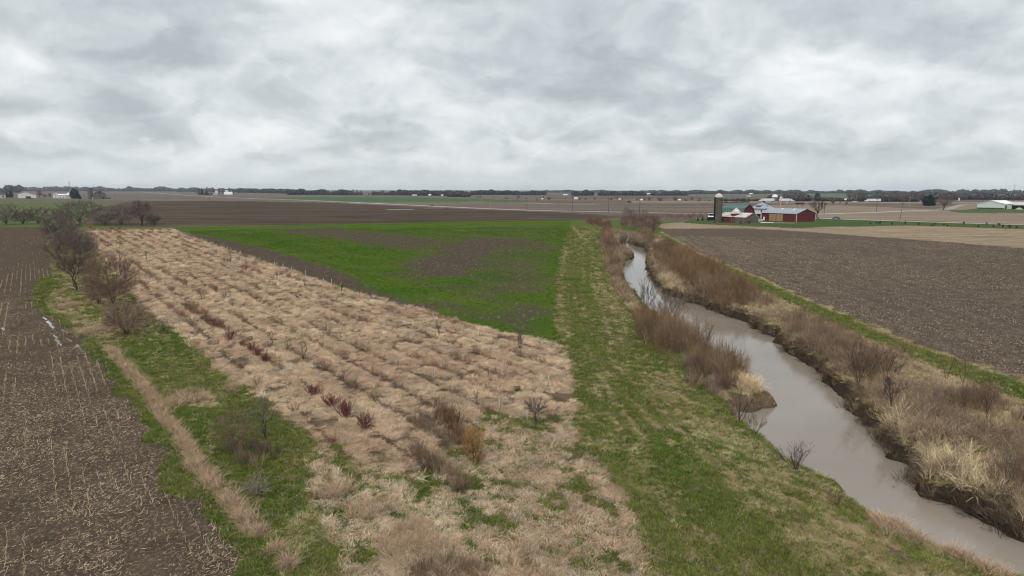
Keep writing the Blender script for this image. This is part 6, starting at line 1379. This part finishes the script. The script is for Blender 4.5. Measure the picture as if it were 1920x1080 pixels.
def woods(name, lab, px0, px1, py0, py1, hp, dens, ca, cb, depth=60, gap=0.0):
    n = int(abs(px1 - px0) * dens); px = rng.uniform(px0, px1, n); f = (px - px0) / (px1 - px0); py = py0 + (py1 - py0) * f
    P = np.array([G(a, b) for a, b in zip(px, py)]); D = np.hypot(P[:, 0], P[:, 1]); P[:, :2] *= (1 + rng.uniform(0, depth, n) / D)[:, None]
    f2 = vnoise(px, px * 0, 9.0, int(px0)) * .6 + vnoise(px, px * 0, 3.0, int(px0) + 5) * .4; k = f2 > gap; P, D, f2 = P[k], D[k], f2[k]; n = len(P)
    h = hp * D / F_PX * (.40 + .95 * f2) * rng.uniform(.75, 1.1, n); wd = h * rng.uniform(.8, 1.3, n)
    tint = lerp3(ca, cb, rng.uniform(size=n)) * rng.uniform(.75, 1.2, n)[:, None]
    scatter(name, lab, 'woods', P, WOOD, 6, np.stack([wd, wd, h], 1), tint, 0.02)
WA, WB, WC = (0.070, 0.062, 0.066), (0.095, 0.08, 0.078), (0.035, 0.045, 0.045)
woods('far_woods', 'long dark woods along the left horizon', -60, 330, 358.6, 359.2, 7.0, 5, WA, WB, 250); woods('far_woods', 'dark evergreen wood at the far left edge', -60, 36, 361.5, 361.5, 10.0, 4, WC, WA, 150)
woods('far_woods', 'horizon woods behind the middle far farmstead', 330, 460, 359.6, 360.2, 6.6, 5, WA, WB, 250); woods('far_woods', 'dark woods right of the middle far farmstead', 445, 560, 361.2, 363.5, 8.0, 6, WC, WA, 150)
woods('far_woods', 'broken woods and hedges above the far green strip', 540, 660, 365.4, 366.2, 8.4, 4, WA, WC, 150, .25); woods('far_woods', 'low hedge trees above the far green strip', 650, 745, 365.8, 366.0, 5.2, 4, WB, WA, 120, .3)
woods('far_woods', 'dense dark woods behind the far white houses', 735, 850, 366.0, 367.5, 9.2, 7, WC, WA, 150); woods('far_woods', 'dense bare wood right of the far white houses', 840, 880, 369.2, 369.6, 11.6, 7, WA, WB, 120)
woods('far_woods', 'blue dark evergreen belt at the centre of the horizon', 872, 1022, 365.6, 365.6, 7.8, 7, WC, (0.03, 0.04, 0.045), 150); woods('far_woods', 'faint far woods right of the evergreen belt', 1000, 1330, 361.4, 361.6, 4.8, 5, WA, WB, 500)
woods('far_woods', 'dark block of evergreens right of the tall mast', 1073, 1112, 366.8, 366.8, 7.4, 9, WC, (0.028, 0.036, 0.038), 60); woods('far_woods', 'long evergreen belt above the stream', 1122, 1210, 366.8, 366.8, 7.2, 8, WC, WA, 100)
woods('far_woods', 'evergreen belt left of the silo', 1222, 1290, 366.8, 366.8, 7.4, 7, WC, WA, 100); woods('far_woods', 'low far woods beyond the farm buildings', 1280, 1620, 364.2, 362.8, 6.0, 5, WA, WB, 300)
woods('far_woods', 'bare dark wood behind the white tank', 1440, 1518, 377.4, 378.0, 10.0, 4, WA, WB, 50); woods('far_woods', 'rough hedge along the highway left of the tank', 1345, 1440, 378.0, 377.0, 5.0, 4, WB, WA, 50, .2)
woods('far_woods', 'right hand woods on the horizon', 1600, 2000, 365.0, 364.0, 6.6, 6, WA, WB, 300); woods('far_woods', 'nearer dark woods at the right behind the highway', 1700, 2000, 374.6, 375.0, 9.0, 4, WA, WB, 80, .15)
woods('far_woods', 'thicket behind the second white truck', 1600, 1720, 378.8, 379.2, 10.0, 5, WB, WA, 40); woods('far_woods', 'hedge right of the red shed beyond the fields', 1528, 1600, 376.8, 378.2, 6.0, 4, WA, WB, 60, .2)
woods('hedge_line', 'low dark hedge along the edge of the far plain', 1345, 1420, 380.5, 380.0, 2.6, 3, WB, WA, 20)

# ------------------------------------------------------------------ haze
m = bpy.data.materials.new('haze_air'); m.use_nodes = True; m.node_tree.nodes.clear(); t = NT(m.node_tree)
pvn = t.node('ShaderNodeVolumePrincipled'); pvn.inputs['Color'].default_value = (0.80, 0.88, 0.98, 1); pvn.inputs['Density'].default_value = 5.5e-5; pvn.inputs['Anisotropy'].default_value = 0.2
t.l.new(pvn.outputs[0], t.node('ShaderNodeOutputMaterial').inputs['Volume'])
tag(MB().box(-13000, 13000, -13000, 13000, -4.0, 62.0).build('haze', m), 'thin pale haze over the plain', 'haze', None, 'stuff')
